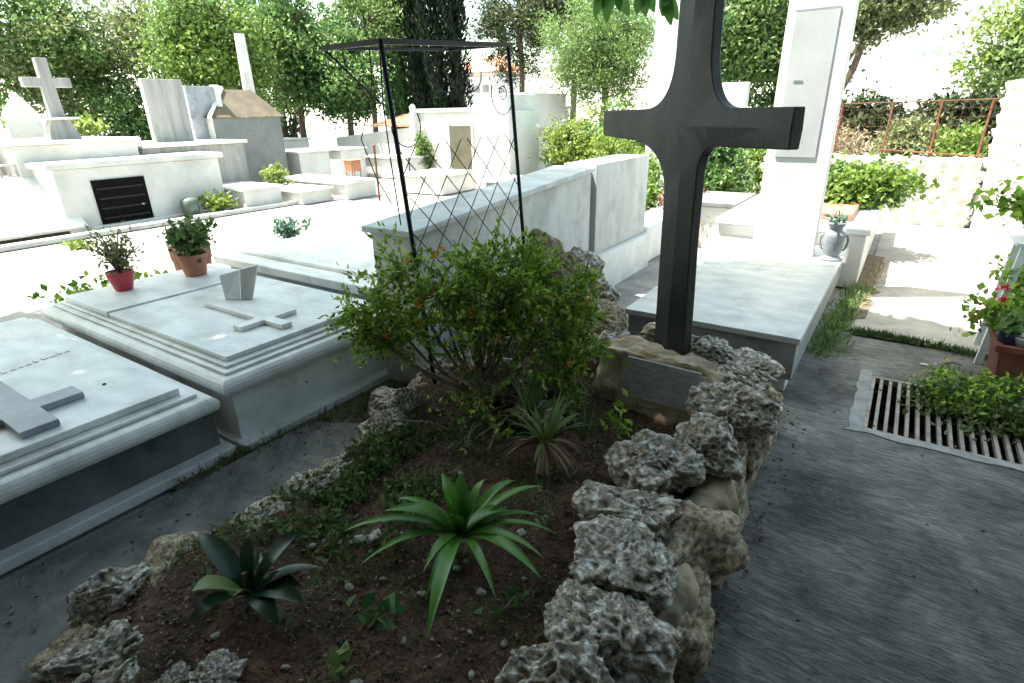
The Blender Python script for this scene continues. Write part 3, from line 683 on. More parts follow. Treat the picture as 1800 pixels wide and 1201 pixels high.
# block oriented so its face looks back at the viewer
ax = Vector((1, .0, 0)); ay = Vector((0, 1, 0))
for v in bmx.verts:
    c = v.co.copy()
    p = ax*(c.x*.68-.015)+ay*(c.y*.20)+Vector((0, 0, c.z*.42-.065))
    face = (abs(c.x-.02) < .33 and c.y < -.45 and -.10 < c.z < .42)
    q = p*9; a = mn.noise(q)*.035+mn.noise(q*2.4)*.018+mn.noise(q*6)*.008+mn.noise(p*3.0)*.05
    if face: a *= .15
    d = Vector((c.x*1.1, c.y, c.z*1.1)); d.normalize(); dd = ax*d.x+ay*d.y+Vector((0, 0, d.z))
    cor = max(0, (abs(c.x)+abs(c.z)-.78))*.16
    # lean the front face back
    p2_ = p+dd*(a-cor)+ay*(c.z+.5)*.15
    v.co = p2_
me = bpy.data.meshes.new('block'); bmx.to_mesh(me); bmx.free(); me.polygons.foreach_set('use_smooth', [True]*len(me.polygons))
blk = link('block', me, M['rock_cream'], ps); blk.location = (0, 0, .02)
pq = MB(); fc = Vector((.01, 0, .0))
def fp(u, w, d): return tuple(Vector(ps.location)+Vector((0, 0, .02))+ax*u+ay*(-.102-d+((w+.065)/.42+.5)*.15)+Vector((0, 0, w)))
pq.add([fp(-.185, -.055, .004), fp(.18, -.055, .004), fp(.185, .125, .004), fp(-.185, .13, .004), fp(-.185, -.055, .020), fp(.18, -.055, .020), fp(.185, .125, .020), fp(-.185, .13, .020)],
       [(0, 1, 2, 3), (7, 6, 5, 4), (0, 4, 5, 1), (1, 5, 6, 2), (2, 6, 7, 3), (3, 7, 4, 0)])
o = pq.build('plaque', M['plaque'], ps, bev=.003)
bm = bmesh.new(); bm.from_mesh(o.data); bmesh.ops.recalc_face_normals(bm, faces=bm.faces); bm.to_mesh(o.data); bm.free()

b = MB(); path_ = [(-.36, .2), (-.37, .9), (-.39, 1.5), (-.41, 2.1), (-.42, 2.6), (-.50, 2.88), (-.75, 3.02)]
N_ = 200; K_ = 14
for i in range(N_+1):
    t = i/N_*(len(path_)-1); k = min(int(t), len(path_)-2); f = t-k; x = path_[k][0]*(1-f)+path_[k+1][0]*f; y = path_[k][1]*(1-f)+path_[k+1][1]*f
    for j in range(K_+1):
        a = math.pi*j/K_; px_ = math.cos(a); pz_ = math.sin(a)**.5
        v = Vector((x*6, y*6, a*1.2)); d = .045*mn.noise(v)+.03*mn.noise(v*2.7)+.012*mn.noise(v*7)
        b.v.append((x+(px_*.10)+d*px_-.05*0, y+.0, (.24+.5*d)*pz_))
for i in range(N_):
    for j in range(K_): a = i*(K_+1)+j; b.f.append((a, a+1, a+K_+2, a+K_+1))
tag(b.build('bed_wall', M['rock_warm'], loc=(-.4, 1.5, 0), smooth=True), 'rough tan stone and mortar face behind and between the edging rocks, on the pavement side', 'wall')

# pebbles on the soil
pg = 'pale pebbles scattered on the soil'
spots = [(-1.02, .95), (-1.16, .92), (-.93, .78), (-1.23, .84), (-.86, 1.06), (-.80, .92), (-.72, .82), (-.95, .62), (-.88, .55), (-1.28, .98), (-1.40, .88), (-.78, 1.18), (-1.18, .56), (-1.1, .48), (-.70, .95), (-1.35, 1.12), (-1.25, 1.10), (-.9, 1.35), (-.75, 1.45), (-1.3, 1.5), (-1.2, 1.62), (-1.05, .66), (-1.5, .9), (-.66, .70), (-1.42, .5), (-1.0, 1.10)]
for i, (x, y) in enumerate(spots):
    s = rnd.uniform(.008, .017)
    rock('pebble', (x, y, soil_z(x, y)+s*.4), (s, s*rnd.uniform(.7, 1.2), s*.7), (0, 0, rnd.uniform(0, 180)), 50+i % 5, 'small pale pebble lying on the dark soil of the bed', pg, 'pebble', 'pebble', sub=2)
rock('pebble', (-.90, .60, soil_z(-.9, .6)+.01), (.028, .02, .016), (0, 0, 20), 51, 'largest pale pebble, near the bottom edge of the bed', pg, 'pebble', 'pebble', sub=3)
rock('pebble', (-1.30, 1.02, soil_z(-1.3, 1.02)+.02), (.02, .035, .022), (10, 0, 20), 52, 'upright light brown stone left of the broad-leaved rosette plant', pg, 'pebble', 'pebble', sub=3)
rock('pebble', (-1.36, 1.00, soil_z(-1.36, 1.0)+.01), (.035, .02, .009), (0, 0, 60), 53, 'flat white stone chip left of the broad-leaved rosette plant', pg, 'pebble', 'pebble', sub=3)

# soil litter
N = 15000; P = []
while len(P) < N:
    x, y = rnd.uniform(-2.1, -.42), rnd.uniform(.0, 3.1)
    if inside(x, y, outline): P.append((x, y, soil_z(x, y)+.004))
P = np.array(P); D = rs.normal(size=(N, 3)); D[:, 2] *= .25
me = leaves_mesh('soil_litter', P, .016, Wd=.5, dirs=D, jit=.1); tag(link('soil_litter', me, M['litter']), 'dry leaf crumbs and clods on the soil', 'litter', kind='stuff')

P = [(rnd.uniform(-.3, .9), rnd.uniform(.8, 4.6), .012) for k in range(90)]+[(rnd.uniform(-.34, -.18), rnd.uniform(.8, 3.2), .012) for k in range(260)]+[(rnd.uniform(-2.45, -1.95), rnd.uniform(.2, 1.7), .042) for k in range(160)]
D = rs.normal(size=(len(P), 3)); D[:, 2] *= .15
tag(link('path_litter', leaves_mesh('path_litter', P, .018, Wd=.5, dirs=D, jit=.1), M['litter']), 'dry leaf bits and grit on the paving beside the bed', 'litter', kind='stuff')

# ------------------------------------------------------------ plants in the bed
# broad-leaved rosette (agave like)
o0 = Vector((-1.045, 1.189, .235))
ag = empty('rosette_plant', o0, 'bright green rosette plant with long strap leaves in the middle of the bed', 'plant')
tips = [(-.09, .02, .21, .05), (.05, .08, .20, .055), (.18, .26, .11, .042), (.13, .11, .08, .05), (-.31, -.25, .05, .035), (-.21, -.15, .11, .05), (-.13, -.12, .14, .06), (.20, -.40, .02, .045),
        (.03, -.23, .03, .035), (.36, -.05, .03, .045), (.32, .03, .03, .035), (.05, .27, .08, .035), (-.03, -.03, .17, .045), (.01, .04, .16, .045), (-.25, -.05, .08, .03), (.02, -.06, .13, .05), (.09, .02, .14, .045), (-.06, .09, .18, .045), (-.18, -.30, .01, .028), (.10, -.30, .01, .026), (.28, -.18, .01, .028), (.30, .16, .02, .026), (.22, .20, .03, .03)]
for i, (x, y, z, w) in enumerate(tips):
    b = MB(); ln = math.hypot(x, y)
    strap_leaf(b, o0+Vector((x, y, 0))*.03, o0+Vector((x, y, z)), w*.8, arch=.02+.10*ln, n=9, fold=.45, twist=rnd.uniform(-.3, .3))
    b.build('leaf', M['lf_agave'], ag, smooth=True)
# dark glossy broad-leaved plant, lower left
o1 = Vector((-1.454, .634, .20))
dk = empty('glossy_plant', o1, 'dark plant with broad glossy leaves at the lower left of the bed', 'plant')
tips = [(-.22, -.01, .16, .055, 'lf_glossy'), (-.03, -.14, .13, .065, 'lf_pale'), (.03, -.19, .09, .04, 'lf_glossy'), (.07, .17, .17, .05, 'lf_glossy'), (-.04, .06, .18, .035, 'lf_glossy'), (.20, .15, .10, .05, 'lf_glossy'),
        (.15, .09, .05, .05, 'lf_glossy'), (.02, -.07, .05, .045, 'lf_pale'), (.05, .05, .15, .055, 'lf_glossy'), (.22, .05, .06, .055, 'lf_glossy'), (.20, -.03, .03, .05, 'lf_glossy')]
for (x, y, z, w, mt) in tips:
    b = MB(); strap_leaf(b, o1+Vector((x, y, 0))*.05+Vector((0, 0, .02)), o1+Vector((x, y, z)), w*.95, arch=.035, n=9, fold=.2, twist=rnd.uniform(-.5, .5))
    b.build('leaf', M[mt], dk, smooth=True)
b = MB().tube([o1, o1+Vector((0, 0, .10))], [.012, .008], 8); b.build('stem', M['bark'], dk)
# spiky plants
def spiky(name, c, n, L, w, mt, label, updir=.8, lo=.1):
    e = empty(name, c, label, 'plant'); b = MB(); rr_ = random.Random(int(c[0]*1000)); c = Vector(c)
    for i in range(n):
        a = rr_.uniform(0, 2*math.pi); el = rr_.uniform(lo, updir)*math.pi/2; l = L*rr_.uniform(.6, 1.1)
        t = c+Vector((math.cos(a)*math.cos(el), math.sin(a)*math.cos(el), math.sin(el)))*l
        strap_leaf(b, c+Vector((math.cos(a), math.sin(a), 0))*.01, t, w*rr_.uniform(.7, 1.2), arch=.03*math.cos(el), n=6, fold=.5)
    b.build('leaves', M[mt], e, smooth=True); return e
sp = spiky('spiky_plant', (-1.02, 1.72, .33), 42, .22, .011, 'lf_weed', 'spiky yucca-like plant with thin grey green leaves behind the rosette plant')
b = MB().tube([(-1.0, 1.66, .22), (-1.02, 1.72, .35)], [.028, .022], 10); b.build('trunk', M['twig'], sp)
b = MB(); c0 = Vector((-1.02, 1.70, .34))
for i in range(34):
    a = rnd.uniform(0, 2*math.pi); strap_leaf(b, c0, c0+Vector((math.cos(a)*.16, math.sin(a)*.16, rnd.uniform(-.12, -.02))), .010, arch=.03, n=5, fold=.4)
b.build('dead_leaves', M['litter'], sp, smooth=True)
spiky('spiky_plant', (-1.22, 1.92, .30), 34, .22, .010, 'lf_weed', 'smaller spiky plant with grey thin leaves under the bush', .9)
spiky('spiky_plant', (-.92, 1.86, .30), 16, .20, .012, 'lf_grass', 'spray of thin upright green blades between the bush and the plaque stone', .95, .5)

def sprig(name, c, n, r, L, mt, label, h=.1, Wd=.6, cat='plant', group=None, stem=True):
    e = empty(name, c, label, cat, group); c = np.array(c)
    k = max(3, n//8); tipsp = c+rs.normal(size=(k, 3))*[r*.6, r*.6, 0]+np.c_[np.zeros((k, 2)), h*(.4+.8*rs.rand(k))]
    Pn = []; b = MB()
    for t in tipsp:
        if stem: b.tube([c, (c+t)/2+[0, 0, .1*h], t], [.004, .003, .0015], 5)
        for j in range(n//k):
            u = .35+.65*rs.rand(); Pn.append(c*(1-u)+t*u+rs.normal(size=3)*L*.35)
    if stem: b.build('stems', M['twig'] if mt != 'lf_glossy' else M['bark'], e)
    foliage('foliage', Pn, L, M[mt], e, Wd=Wd, up_bias=.35); return e
sprig('seedling', (-1.06, .76, .19), 22, .09, .05, 'lf_dark', 'dark seedlings with heart-shaped leaves near the bottom edge of the bed', .07, .9)
sprig('seedling', (-1.00, .62, .19), 8, .04, .045, 'lf_pale', 'yellow green seedling leaves at the bottom edge, below the dark seedlings', .05, .8)
sprig('seedling', (-.76, 1.02, .19), 14, .06, .04, 'lf_dark', 'low dark green seedling between the rosette plant and the near right rocks', .04, .6)
sprig('seedling', (-.84, 2.00, .27), 40, .09, .045, 'lf_bush', 'fresh green leafy sprig on the soil below the slate plaque', .14, .5)
sprig('seedling', (-1.30, 1.78, .25), 30, .09, .04, 'lf_bush', 'green leafy sprig below the bush, left of the spiky plant', .10, .5)
sprig('seedling', (-.83, 1.45, .22), 26, .12, .035, 'lf_weed', 'sparse weed right of the rosette plant', .10, .4)
sprig('seedling', (-1.95, 1.05, .04), 24, .05, .05, 'lf_weed', 'thin green weed growing at the edge of the concrete strip', .09, .2)
sprig('seedling', (-1.52, 2.02, .22), 90, .18, .03, 'lf_bush', 'leafy green growth at the base of the bush', .22, .5)
sprig('seedling', (-1.50, 1.85, .22), 120, .20, .032, 'lf_bush', 'low leafy shoots left of the bush stems', .16, .5)
sprig('seedling', (-1.12, 2.15, .22), 90, .14, .032, 'lf_bush', 'low leafy shoots under the right half of the bush', .18, .5)
sprig('seedling', (-1.38, 1.62, .22), 60, .16, .03, 'lf_weed', 'tangle of thin weeds in front of the bush', .14, .3)
for k, (x, y) in enumerate(((-1.42, 1.92), (-1.28, 1.66), (-1.16, 1.98), (-1.55, 1.72))):
    b = MB(); a = k*1.3+.4; b.tube([(x, y, .22), (x+.1*math.cos(a), y+.1*math.sin(a), .30), (x+.26*math.cos(a), y+.26*math.sin(a), .27+.03*k)], [.006, .005, .002], 6); b.tube([(x+.1*math.cos(a), y+.1*math.sin(a), .30), (x+.2*math.cos(a+.6), y+.2*math.sin(a+.6), .36)], [.004, .0015], 5)
    tag(b.build('dry_twig', M['twig'], loc=(x, y, .22)), ['dry forked twig lying left of the bush stems', 'dry forked twig lying in front of the spiky plant', 'dry forked twig sticking out under the right half of the bush', 'dry forked twig near the bluish white rock'][k], 'twig')
for k, (x, y, z, mt) in enumerate(((-1.46, 1.72, .30, 'lf_yellow'), (-1.30, 2.12, .42, 'lf_orange'), (-1.34, 1.58, .26, 'lf_pink'))):
    b = MB().tube([(x, y, .2), (x, y, z)], .002, 4); e = empty('small_flower', (x, y, .2), ['tiny yellow flower in front of the bush', 'tiny orange flower low on the bush', 'tiny pale pink flower in front of the bush'][k], 'flower'); b.build('stalk', M['bark'], e)
    foliage('petals', np.repeat([[x, y, z]], 9, axis=0), .022, M[mt], e, Wd=.7)
# creeping plants on the left of the bed: uncountable ground cover
P = []
while len(P) < 2900:
    x, y = rnd.gauss(-1.60, .20), rnd.gauss(1.28, .26)
    if inside(x, y, outline) and mn.noise(Vector((x*5, y*5, 9))) > -.15: P.append((x, y, soil_z(x, y)+abs(rnd.gauss(0, .025))))
tag(link('ground_cover', leaves_mesh('ground_cover', P, .024, Wd=.7, up_bias=.8), M['lf_weed']), 'small-leaved creeping plants over the left part of the bed', 'ground cover', kind='stuff')
P = []
while len(P) < 3000:
    x, y = rnd.uniform(-2.0, -.5), rnd.uniform(.3, 2.9)
    if inside(x, y, outline) and mn.noise(Vector((x*3.5, y*3.5, 19))) > .12: P.append((x, y, soil_z(x, y)))
D = np.zeros((len(P), 3)); D[:, 2] = 1
tag(link('bed_grass', leaves_mesh('bed_grass', P, .05, Wd=.09, dirs=D, jit=.6), M['lf_weed']), 'thin grass and weeds sprouting through the bed', 'grass', kind='stuff')

# ------------------------------------------------------------ flowering bush
bs = empty('flowering_bush', (-1.66, 2.05, .25), 'dense green bush with small orange flowers in front of the black trellis', 'bush')
bc = np.array((-1.82, 2.29, .66)); lat = np.array((.80, .60, 0)); lat /= np.linalg.norm(lat); dep = np.array((-lat[1], lat[0], 0))
root = Vector((-1.62, 2.04, .24)); stems = MB(); LP = []; LD = []; FL = []
rb2 = np.random.RandomState(5)
shape = [ # (lat, dep, z, radius) lobes
 (-.50, 0, .62, .22), (-.58, .0, .52, .15), (-.36, .02, .82, .17), (-.18, -.05, .70, .18), (.14, -.06, .60, .2), (.0, -.08, .56, .18), (.25, -.1, .78, .15), (-.34, 0, .50, .17), (-.12, .05, .62, .20), (.05, .03, .74, .18), (.20, .0, .66, .22), (.34, .02, .76, .16), (.46, 0, .62, .19), (.30, -.05, .48, .18), (.48, -.12, .44, .15), (.10, -.02, .48, .16), (.02, .05, .86, .10), (-.50, -.05, .48, .12), (.58, .05, .55, .12), (.42, -.22, .34, .12), (.56, -.05, .70, .10), (.58, -.05, .46, .12), (.58, -.10, .34, .11), (.50, -.22, .27, .10), (-.66, 0, .58, .10), (.12, .05, .90, .10), (.32, .05, .88, .10)]
tw = 0
for (a, d_, z, r_) in shape:
    cc = np.array((bc[0], bc[1], 0))+lat*a+dep*d_+np.array((0, 0, z)); cc = np.array((0, 0, 1.6))+.91*(cc-np.array((0, 0, 1.6)))
    stems.tube([root, root*.45+Vector(cc)*.55+Vector((0, 0, -.06)), Vector(cc)], [.011, .008, .004], 6)
    for k in range(int(31*(r_/.18)**1.5)):
        v = rb2.normal(size=3); v /= np.linalg.norm(v); v *= 1.12*r_*rb2.rand()**.45; tip = cc+v*np.array((1.05, 1.05, .95))
        s0 = cc+(tip-cc)*.15; stems.tube([s0, tip], [.0025, .001], 4, cap=False)
        dirv = (tip-s0); ln = np.linalg.norm(dirv)+1e-6; dirv /= ln
        out = tip+dirv*.06+np.array((0, 0, rb2.uniform(-.03, .04)))
        for j in range(18):
            u = rb2.rand(); LP.append(s0*(1-u)+out*u+rb2.normal(size=3)*.009); LD.append(dirv+rb2.normal(size=3)*.6+np.array((0, 0, .25)))
        if rb2.rand() < .035: FL.append(out)
stems.build('branches', M['twig'], bs)
foliage('foliage', LP, .034, M['lf_bush'], bs, dirs=LD, Wd=.46, jit=.3)
for k in ((.62, .0, .60), (-.02, -.1, .62), (.13, -.15, .49), (-.46, -.1, .50), (.50, -.25, .38), (.42, -.1, .70)):
    FL.append(np.array((0, 0, 1.6))+.89*(np.array((bc[0], bc[1], 0))+lat*k[0]+dep*k[1]+np.array((0, 0, k[2]))-np.array((0, 0, 1.6))))
for fl_ in FL: foliage('flower', np.repeat(np.array([fl_]), 9, axis=0)+rb2.normal(size=(9, 3))*.006, .022, M['lf_orange'], bs, Wd=.6)

# ------------------------------------------------------------ iron trellis
tr = empty('iron_trellis', (-1.95, 2.4, .25), 'black iron plant trellis with diamond lattice and a flat top frame, behind the bush', 'trellis')
FLb, FRb = Vector((-1.93, 2.06, .2)), Vector((-1.93, 3.05, .2)); FLt, FRt = Vector((-1.95, 1.915, 1.885)), Vector((-1.93, 2.84, 1.935))
BLt, BRt = Vector((-2.33, 1.92, 1.885)), Vector((-2.30, 2.80, 1.935)); BLb, BRb = Vector((-2.28, 2.2, .2)), Vector((-2.26, 3.05, .2))
def bar(nm, p, q, r_): MB().tube([p, q], r_, 8).build(nm, M['iron'], tr, smooth=True)
bar('post', FLb, FLt, .011); bar('post', FRb, FRt, .011)
bar('post', BLb+Vector((0, 0, 1.45)), BLt, .005)
MB().box(0, 0, 0, 0, 0, 0)
def flatbar(nm, p, q, w=.009, h=.011):
    p = Vector(p); q = Vector(q); d = (q-p).normalized(); s = Vector((0, 0, 1)).cross(d).normalized()*w; u = Vector((0, 0, h))
    b = MB(); b.add([p-s-u, p+s-u, p+s+u, p-s+u, q-s-u, q+s-u, q+s+u, q-s+u], [(0, 1, 2, 3), (7, 6, 5, 4), (0, 4, 5, 1), (1, 5, 6, 2), (2, 6, 7, 3), (3, 7, 4, 0)]); b.build(nm, M['iron'], tr)
flatbar('top_rail', FLt, FRt); flatbar('top_rail', BLt, FLt); flatbar('top_rail', BLt, BRt, .005, .007); flatbar('top_rail', FRt, BRt, .005, .007)
def onp(u, v):  # front plane
    return (FLb*(1-u)+FRb*u)*(1-v)+(FLt*(1-u)+FRt*u)*v
lat_ = MB(); VB, VT = .14, .745; nd = 5
hstep = (VT-VB)/ (nd*.86)
def clipseg(u0, v0, u1, v1):
    # clip in u to [0,1] and v to [VB,VT]
    t0, t1 = 0, 1
    for p, q, lo, hi in ((u0, u1-u0, 0.01, .99), (v0, v1-v0, VB, VT)):
        if abs(q) < 1e-9: continue
        a, b_ = (lo-p)/q, (hi-p)/q
        if a > b_: a, b_ = b_, a
        t0 = max(t0, a); t1 = min(t1, b_)
    return (t0, t1) if t1 > t0+.01 else None
for k in range(-9, 14):
    for sg in (1, -1):
        u0 = k/5.6+.06; u1 = u0+sg*.95; c_ = clipseg(u0, VB, u1, VT)
        if c_:
            a, b_ = c_; q = lambda t: onp(u0+(u1-u0)*t, VB+(VT-VB)*t)+Vector((.004*sg, 0, 0))
            lat_.tube([q(a), q(b_)], .0026, 5)
lat_.build('lattice', M['iron'], tr)
def ring(nm, c, r_, a0, a1, plane='front', n=18, th=.0030):
    pts = []
    for i in range(n+1):
        a = R(a0+(a1-a0)*i/n); pts.append(onp(c[0]+r_*math.cos(a), c[1]+r_*math.sin(a)*.56) if plane == 'front' else Vector((0, 0, 0)))
    MB().tube(pts, th, 5).build(nm, M['iron'], tr, smooth=True)
ring('scroll', (.90, .86), .105, 150, 390); ring('scroll', (.91, .865), .035, 0, 360)
ring('scroll', (.08, .80), .10, 180, 390); 
for cc_ in (.42, .62): ring('scroll', (cc_, .93), .10, 180, 360)
# side scrolls between the front left post and the back
b = MB()
def ons(u, v): return (BLt*(1-u)+FLt*u)*(v)+(Vector((-2.3, 2.1, .9))*(1-u)+Vector((-1.94, 1.98, .9))*u)*(1-v)
b.tube([ons(.8, .98), ons(.75, .85), ons(.55, .72), ons(.30, .60), ons(.45, .42), ons(.7, .3)], .003, 5)
b.tube([ons(.35, .99), ons(.32, .93), ons(.42, .90)], .003, 5)
b.tube([ons(.97, .99), ons(.88, .75), ons(.85, .5), ons(.84, .2)], .0035, 5)
b.build('side_scroll', M['iron'], tr, smooth=True)

# ================================================================== pots on tomb 2
def pot(name, c, r0, r1, h, mt, label, rim=True, cat='flower pot', group=None):
    e = empty(name, c, label, cat, group)
    pr = [(r0*.9, 0), (r0, .004), (r1, h*.80)]
    if rim: pr += [(r1*1.06, h*.80), (r1*1.10, h), (r1*.98, h), (r1*.92, h*.86)]
    else: pr += [(r1*1.03, h), (r1*.95, h), (r1*.9, h*.88)]
    MB().lathe(pr, c, 28).build('pot_body', M[mt], e, smooth=False)
    MB().lathe([(r1*.90, 0), (r1*.90, .004)], (c[0], c[1], c[2]+h*.87), 20).build('potting_soil', M['soil'], e); return e
pot('flower_pot', (-4.45, 1.64, .4835), .055, .085, .135, 'red_pot', 'red plastic pot with a spindly plant at the back of the marble tomb', rim=False)
pot('flower_pot', (-4.40, 2.13, .4835), .075, .10, .165, 'terracotta', 'terracotta pot with a bushy succulent at the back of the marble tomb')
MB().lathe([(.085, 0), (.095, .015), (.088, .015)], (-4.40, 2.13, .4825), 24)
pot('flower_pot', (-5.05, 2.44, .0), .12, .15, .58, 'terracotta', 'tall reddish pot behind the tomb, half hidden by the terracotta pot')
def plant(name, c, npts, spread, h, L, mt, label, Wd=.45, nst=10, cat='plant', stem='bark', up=.4):
    e = empty(name, c, label, cat); c = np.array(c, float); b = MB(); PP = []
    for i in range(nst):
        t = c+np.array([rs.normal()*spread, rs.normal()*spread, h*(.6+.5*rs.rand())]); b.tube([c, (c+t)/2+[0, 0, h*.12], t], [.008, .006, .003], 6)
        for j in range(npts//nst):
            u = .3+.75*rs.rand(); PP.append(c*(1-u)+t*u+rs.normal(size=3)*spread*.28)
    b.build('stems', M[stem], e); foliage('foliage', PP, L, M[mt], e, Wd=Wd, up_bias=up); return e
plant('potted_plant', (-4.45, 1.64, .60), 330, .10, .29, .055, 'lf_olive', 'spindly upright plant growing in the red pot', .3, 14)
plant('potted_plant', (-4.40, 2.13, .64), 900, .115, .19, .048, 'lf_weed', 'rounded leafy succulent growing in the terracotta pot', .8, 16)
sprig('low_plant', (-4.95, 1.85, 0.25), 260, .22, .06, 'lf_bush', 'low dark green plant behind the tomb between the two pots', .22, .6)
sprig('low_plant', (-4.95, 1.50, 0.2), 200, .15, .06, 'lf_bush', 'low green plant behind the tomb, left of the red pot', .28, .6)

# sprig plant on tomb 3's edge
plant('potted_plant', (-5.95, 4.05, .20), 260, .10, .26, .08, 'lf_teal', 'grey green leafy plant at the far corner of the plain slab tomb', .4, 10)

# ================================================================== FAR LEFT CEMETERY
def thing_box(name, label, cat, boxes, group=None, mt='white_stone', bev=.012):
    x0, x1, y0, y1, z0, z1 = boxes[0][1]
    e = empty(name, ((x0+x1)/2, (y0+y1)/2, z0), label, cat, group)
    for nm, bx, *mm in boxes:
        MB().box(*bx).build(nm, M[mm[0] if mm else mt], e, bev=bev)
    return e
thing_box('kerb_stone', 'long low marble kerb along the far side of the sunlit path', 'kerb', [('kerb_body', (-9.95, -9.78, 1.0, 8.3, 0, .07), 'marble_weather')])
b1 = thing_box('family_tomb', 'white marble family tomb with a square dark door in its front', 'tomb', [('body', (-12.2, -10.42, 3.35, 5.90, 0, .93)), ('cap', (-12.3, -10.36, 3.28, 5.98, .933, 1.02)), ('plinth', (-12.3, -10.34, 3.32, 5.94, 0, .06))])
MB().box(-10.418, -10.395, 3.80, 4.57, .07, .74).build('door', M['darkdoor'], b1)
for k in range(4): MB().box(-10.392, -10.386, 3.84, 4.52, .14+k*.15, .17+k*.15).build('door_strip', M['iron'], b1)
MB().lathe([(.02, 0), (.02, .02)], (-10.38, 4.45, .30), 10).build('handle', M['steel'], b1)
thing_box('upper_tomb', 'wide white tomb block behind the dark door tomb, carrying the stone cross', 'tomb', [('body', (-13.4, -11.2, 3.2, 4.95, 0, 1.26)), ('cap', (-13.45, -11.12, 3.1, 5.0, 1.263, 1.32))])
thing_box('upper_tomb', 'grey white tomb block behind the dark door tomb, below the tall slab headstone', 'tomb', [('body', (-13.4, -11.3, 5.05, 7.0, 0, 1.12), 'grey_weather'), ('cap', (-13.45, -11.22, 5.03, 7.05, 1.123, 1.18))])
thing_box('upper_tomb', 'low white tomb at the left edge beside the terracotta edging', 'tomb', [('body', (-13.6, -12.0, 1.6, 3.05, 0, 1.08)), ('cap', (-13.6, -11.92, 1.5, 3.08, 1.083, 1.14))])
thing_box('terracotta_planter', 'terracotta planter at the left edge of the photo', 'planter', [('body', (-11.9, -11.6, 2.35, 2.95, .70, 1.12), 'tile'), ('foot', (-11.85, -11.65, 2.4, 2.9, .0, .70), 'white_stone')])
# sloped slab tomb, far left
ss = empty('sloped_tomb', (-10.8, 2.9, 0), 'tomb with a large sloping white marble slab at the far left', 'tomb')
b = MB(); b.add([(-10.32, 1.9, .06), (-10.32, 3.55, .06), (-11.25, 3.55, .78), (-11.25, 1.9, .78), (-10.27, 1.9, .11), (-10.27, 3.55, .11), (-11.25, 3.55, .84), (-11.25, 1.9, .84)],
                [(0, 1, 2, 3), (7, 6, 5, 4), (0, 4, 5, 1), (1, 5, 6, 2), (2, 6, 7, 3), (3, 7, 4, 0)]); b.build('slab', M['marble'], ss, bev=.006)
MB().frustum((-11.25, -10.36, 2.0, 3.5), (-11.25, -11.2, 2.0, 3.5), 0, .72).build('body', M['dirt'], ss)
bal = empty('marble_balustrade', (-11.35, 2.7, 0), 'row of tiny white balusters above the sloping marble slab', 'balustrade')
b = MB()
for k in range(16): b.lathe([(.018, 0), (.026, .05), (.014, .1), (.02, .14)], (-11.32, 2.0+k*.1, .84), 8)
b.build('balusters', M['white_stone'], bal); MB().box(-11.36, -11.28, 1.9, 3.6, .0, .84).build('footing', M['white_stone'], bal); MB().box(-11.36, -11.28, 1.9, 3.6, .98, 1.01).build('rail', M['white_stone'], bal)

# stone cross with pedestal
wc = empty('stone_cross', (-11.6, 4.05, 1.32), 'pale grey stone cross on a tapering pedestal, upper left', 'cross')
MB().frustum((-11.75, -11.45, 3.80, 4.26), (-11.70, -11.50, 3.90, 4.16), 1.32, 1.62).build('pedestal', M['grey_weather'], wc, bev=.01)
MB().box(-11.76, -11.44, 3.76, 4.30, 1.623, 1.66).build('ledge', M['white_stone'], wc, bev=.008)
y = 4.03
b = MB(); pr = [(y-.10, 1.663), (y+.10, 1.663), (y+.085, 2.10), (y+.32, 2.10), (y+.32, 2.24), (y+.08, 2.24), (y+.075, 2.52), (y-.085, 2.52), (y-.085, 2.24), (y-.33, 2.24), (y-.33, 2.10), (y-.09, 2.10)]
n = len(pr); b.add([(-11.54, a, z) for a, z in pr]+[(-11.66, a, z) for a, z in pr], [tuple(range(n)), tuple(range(n, 2*n))[::-1]]+[(i, n+i, n+(i+1) % n, (i+1) % n) for i in range(n)])
b.build('cross_shaft', M['grey_weather'], wc, bev=.008)
# tall slab headstone, plus a darker one beside it
thing_box('slab_headstone', 'tall upright slab headstone with rain streaks, right of the stone cross', 'headstone', [('slab', (-12.2, -12.06, 5.68, 6.42, 1.18, 2.30), 'grey_weather')])
thing_box('slab_headstone', 'glossy grey headstone with pale reflections behind the streaked slab', 'headstone', [('slab', (-12.75, -12.6, 6.75, 7.35, 0, 2.22), 'marble_grey'), ('frame', (-12.76, -12.58, 7.353, 7.48, 0, 2.25), 'white_stone')])
# roofed ossuary
os_ = empty('roofed_tomb', (-12.9, 7.9, 0), 'small white tomb shaped like a house with a beige sloping roof', 'tomb')
MB().box(-13.5, -12.4, 7.1, 8.72, 0, 1.60).build('wall', M['grey_stone'], os_, bev=.01)
MB().box(-13.52, -12.42, 7.06, 7.097, 0, 1.60).build('front', M['white_stone'], os_)
b = MB(); b.add([(-13.6, 7.0, 1.603), (-12.35, 7.0, 1.603), (-12.35, 8.8, 1.603), (-13.6, 8.8, 1.603), (-12.95, 7.75, 2.18), (-12.95, 8.45, 2.18)],
                [(3, 2, 1, 0), (0, 1, 4), (1, 2, 5, 4), (2, 3, 5), (3, 0, 4, 5)]); b.build('roof', M['beige'], os_)
b = MB()
for p, q in (((-12.33, 6.98, 1.61), (-12.95, 7.75, 2.21)), ((-13.62, 6.98, 1.61), (-12.95, 7.75, 2.21))): b.tube([p, q], .045, 6)
b.build('roof_edging', M['white_stone'], os_)
ob = empty('obelisk', (-13.1, 8.4, 0), 'slim white obelisk rising behind the house-shaped tomb', 'obelisk')
MB().frustum((-13.78, -13.58, 8.72, 9.02), (-13.74, -13.62, 8.78, 8.98), 0, 3.42).build('shaft', M['white_stone'], ob, bev=.01)

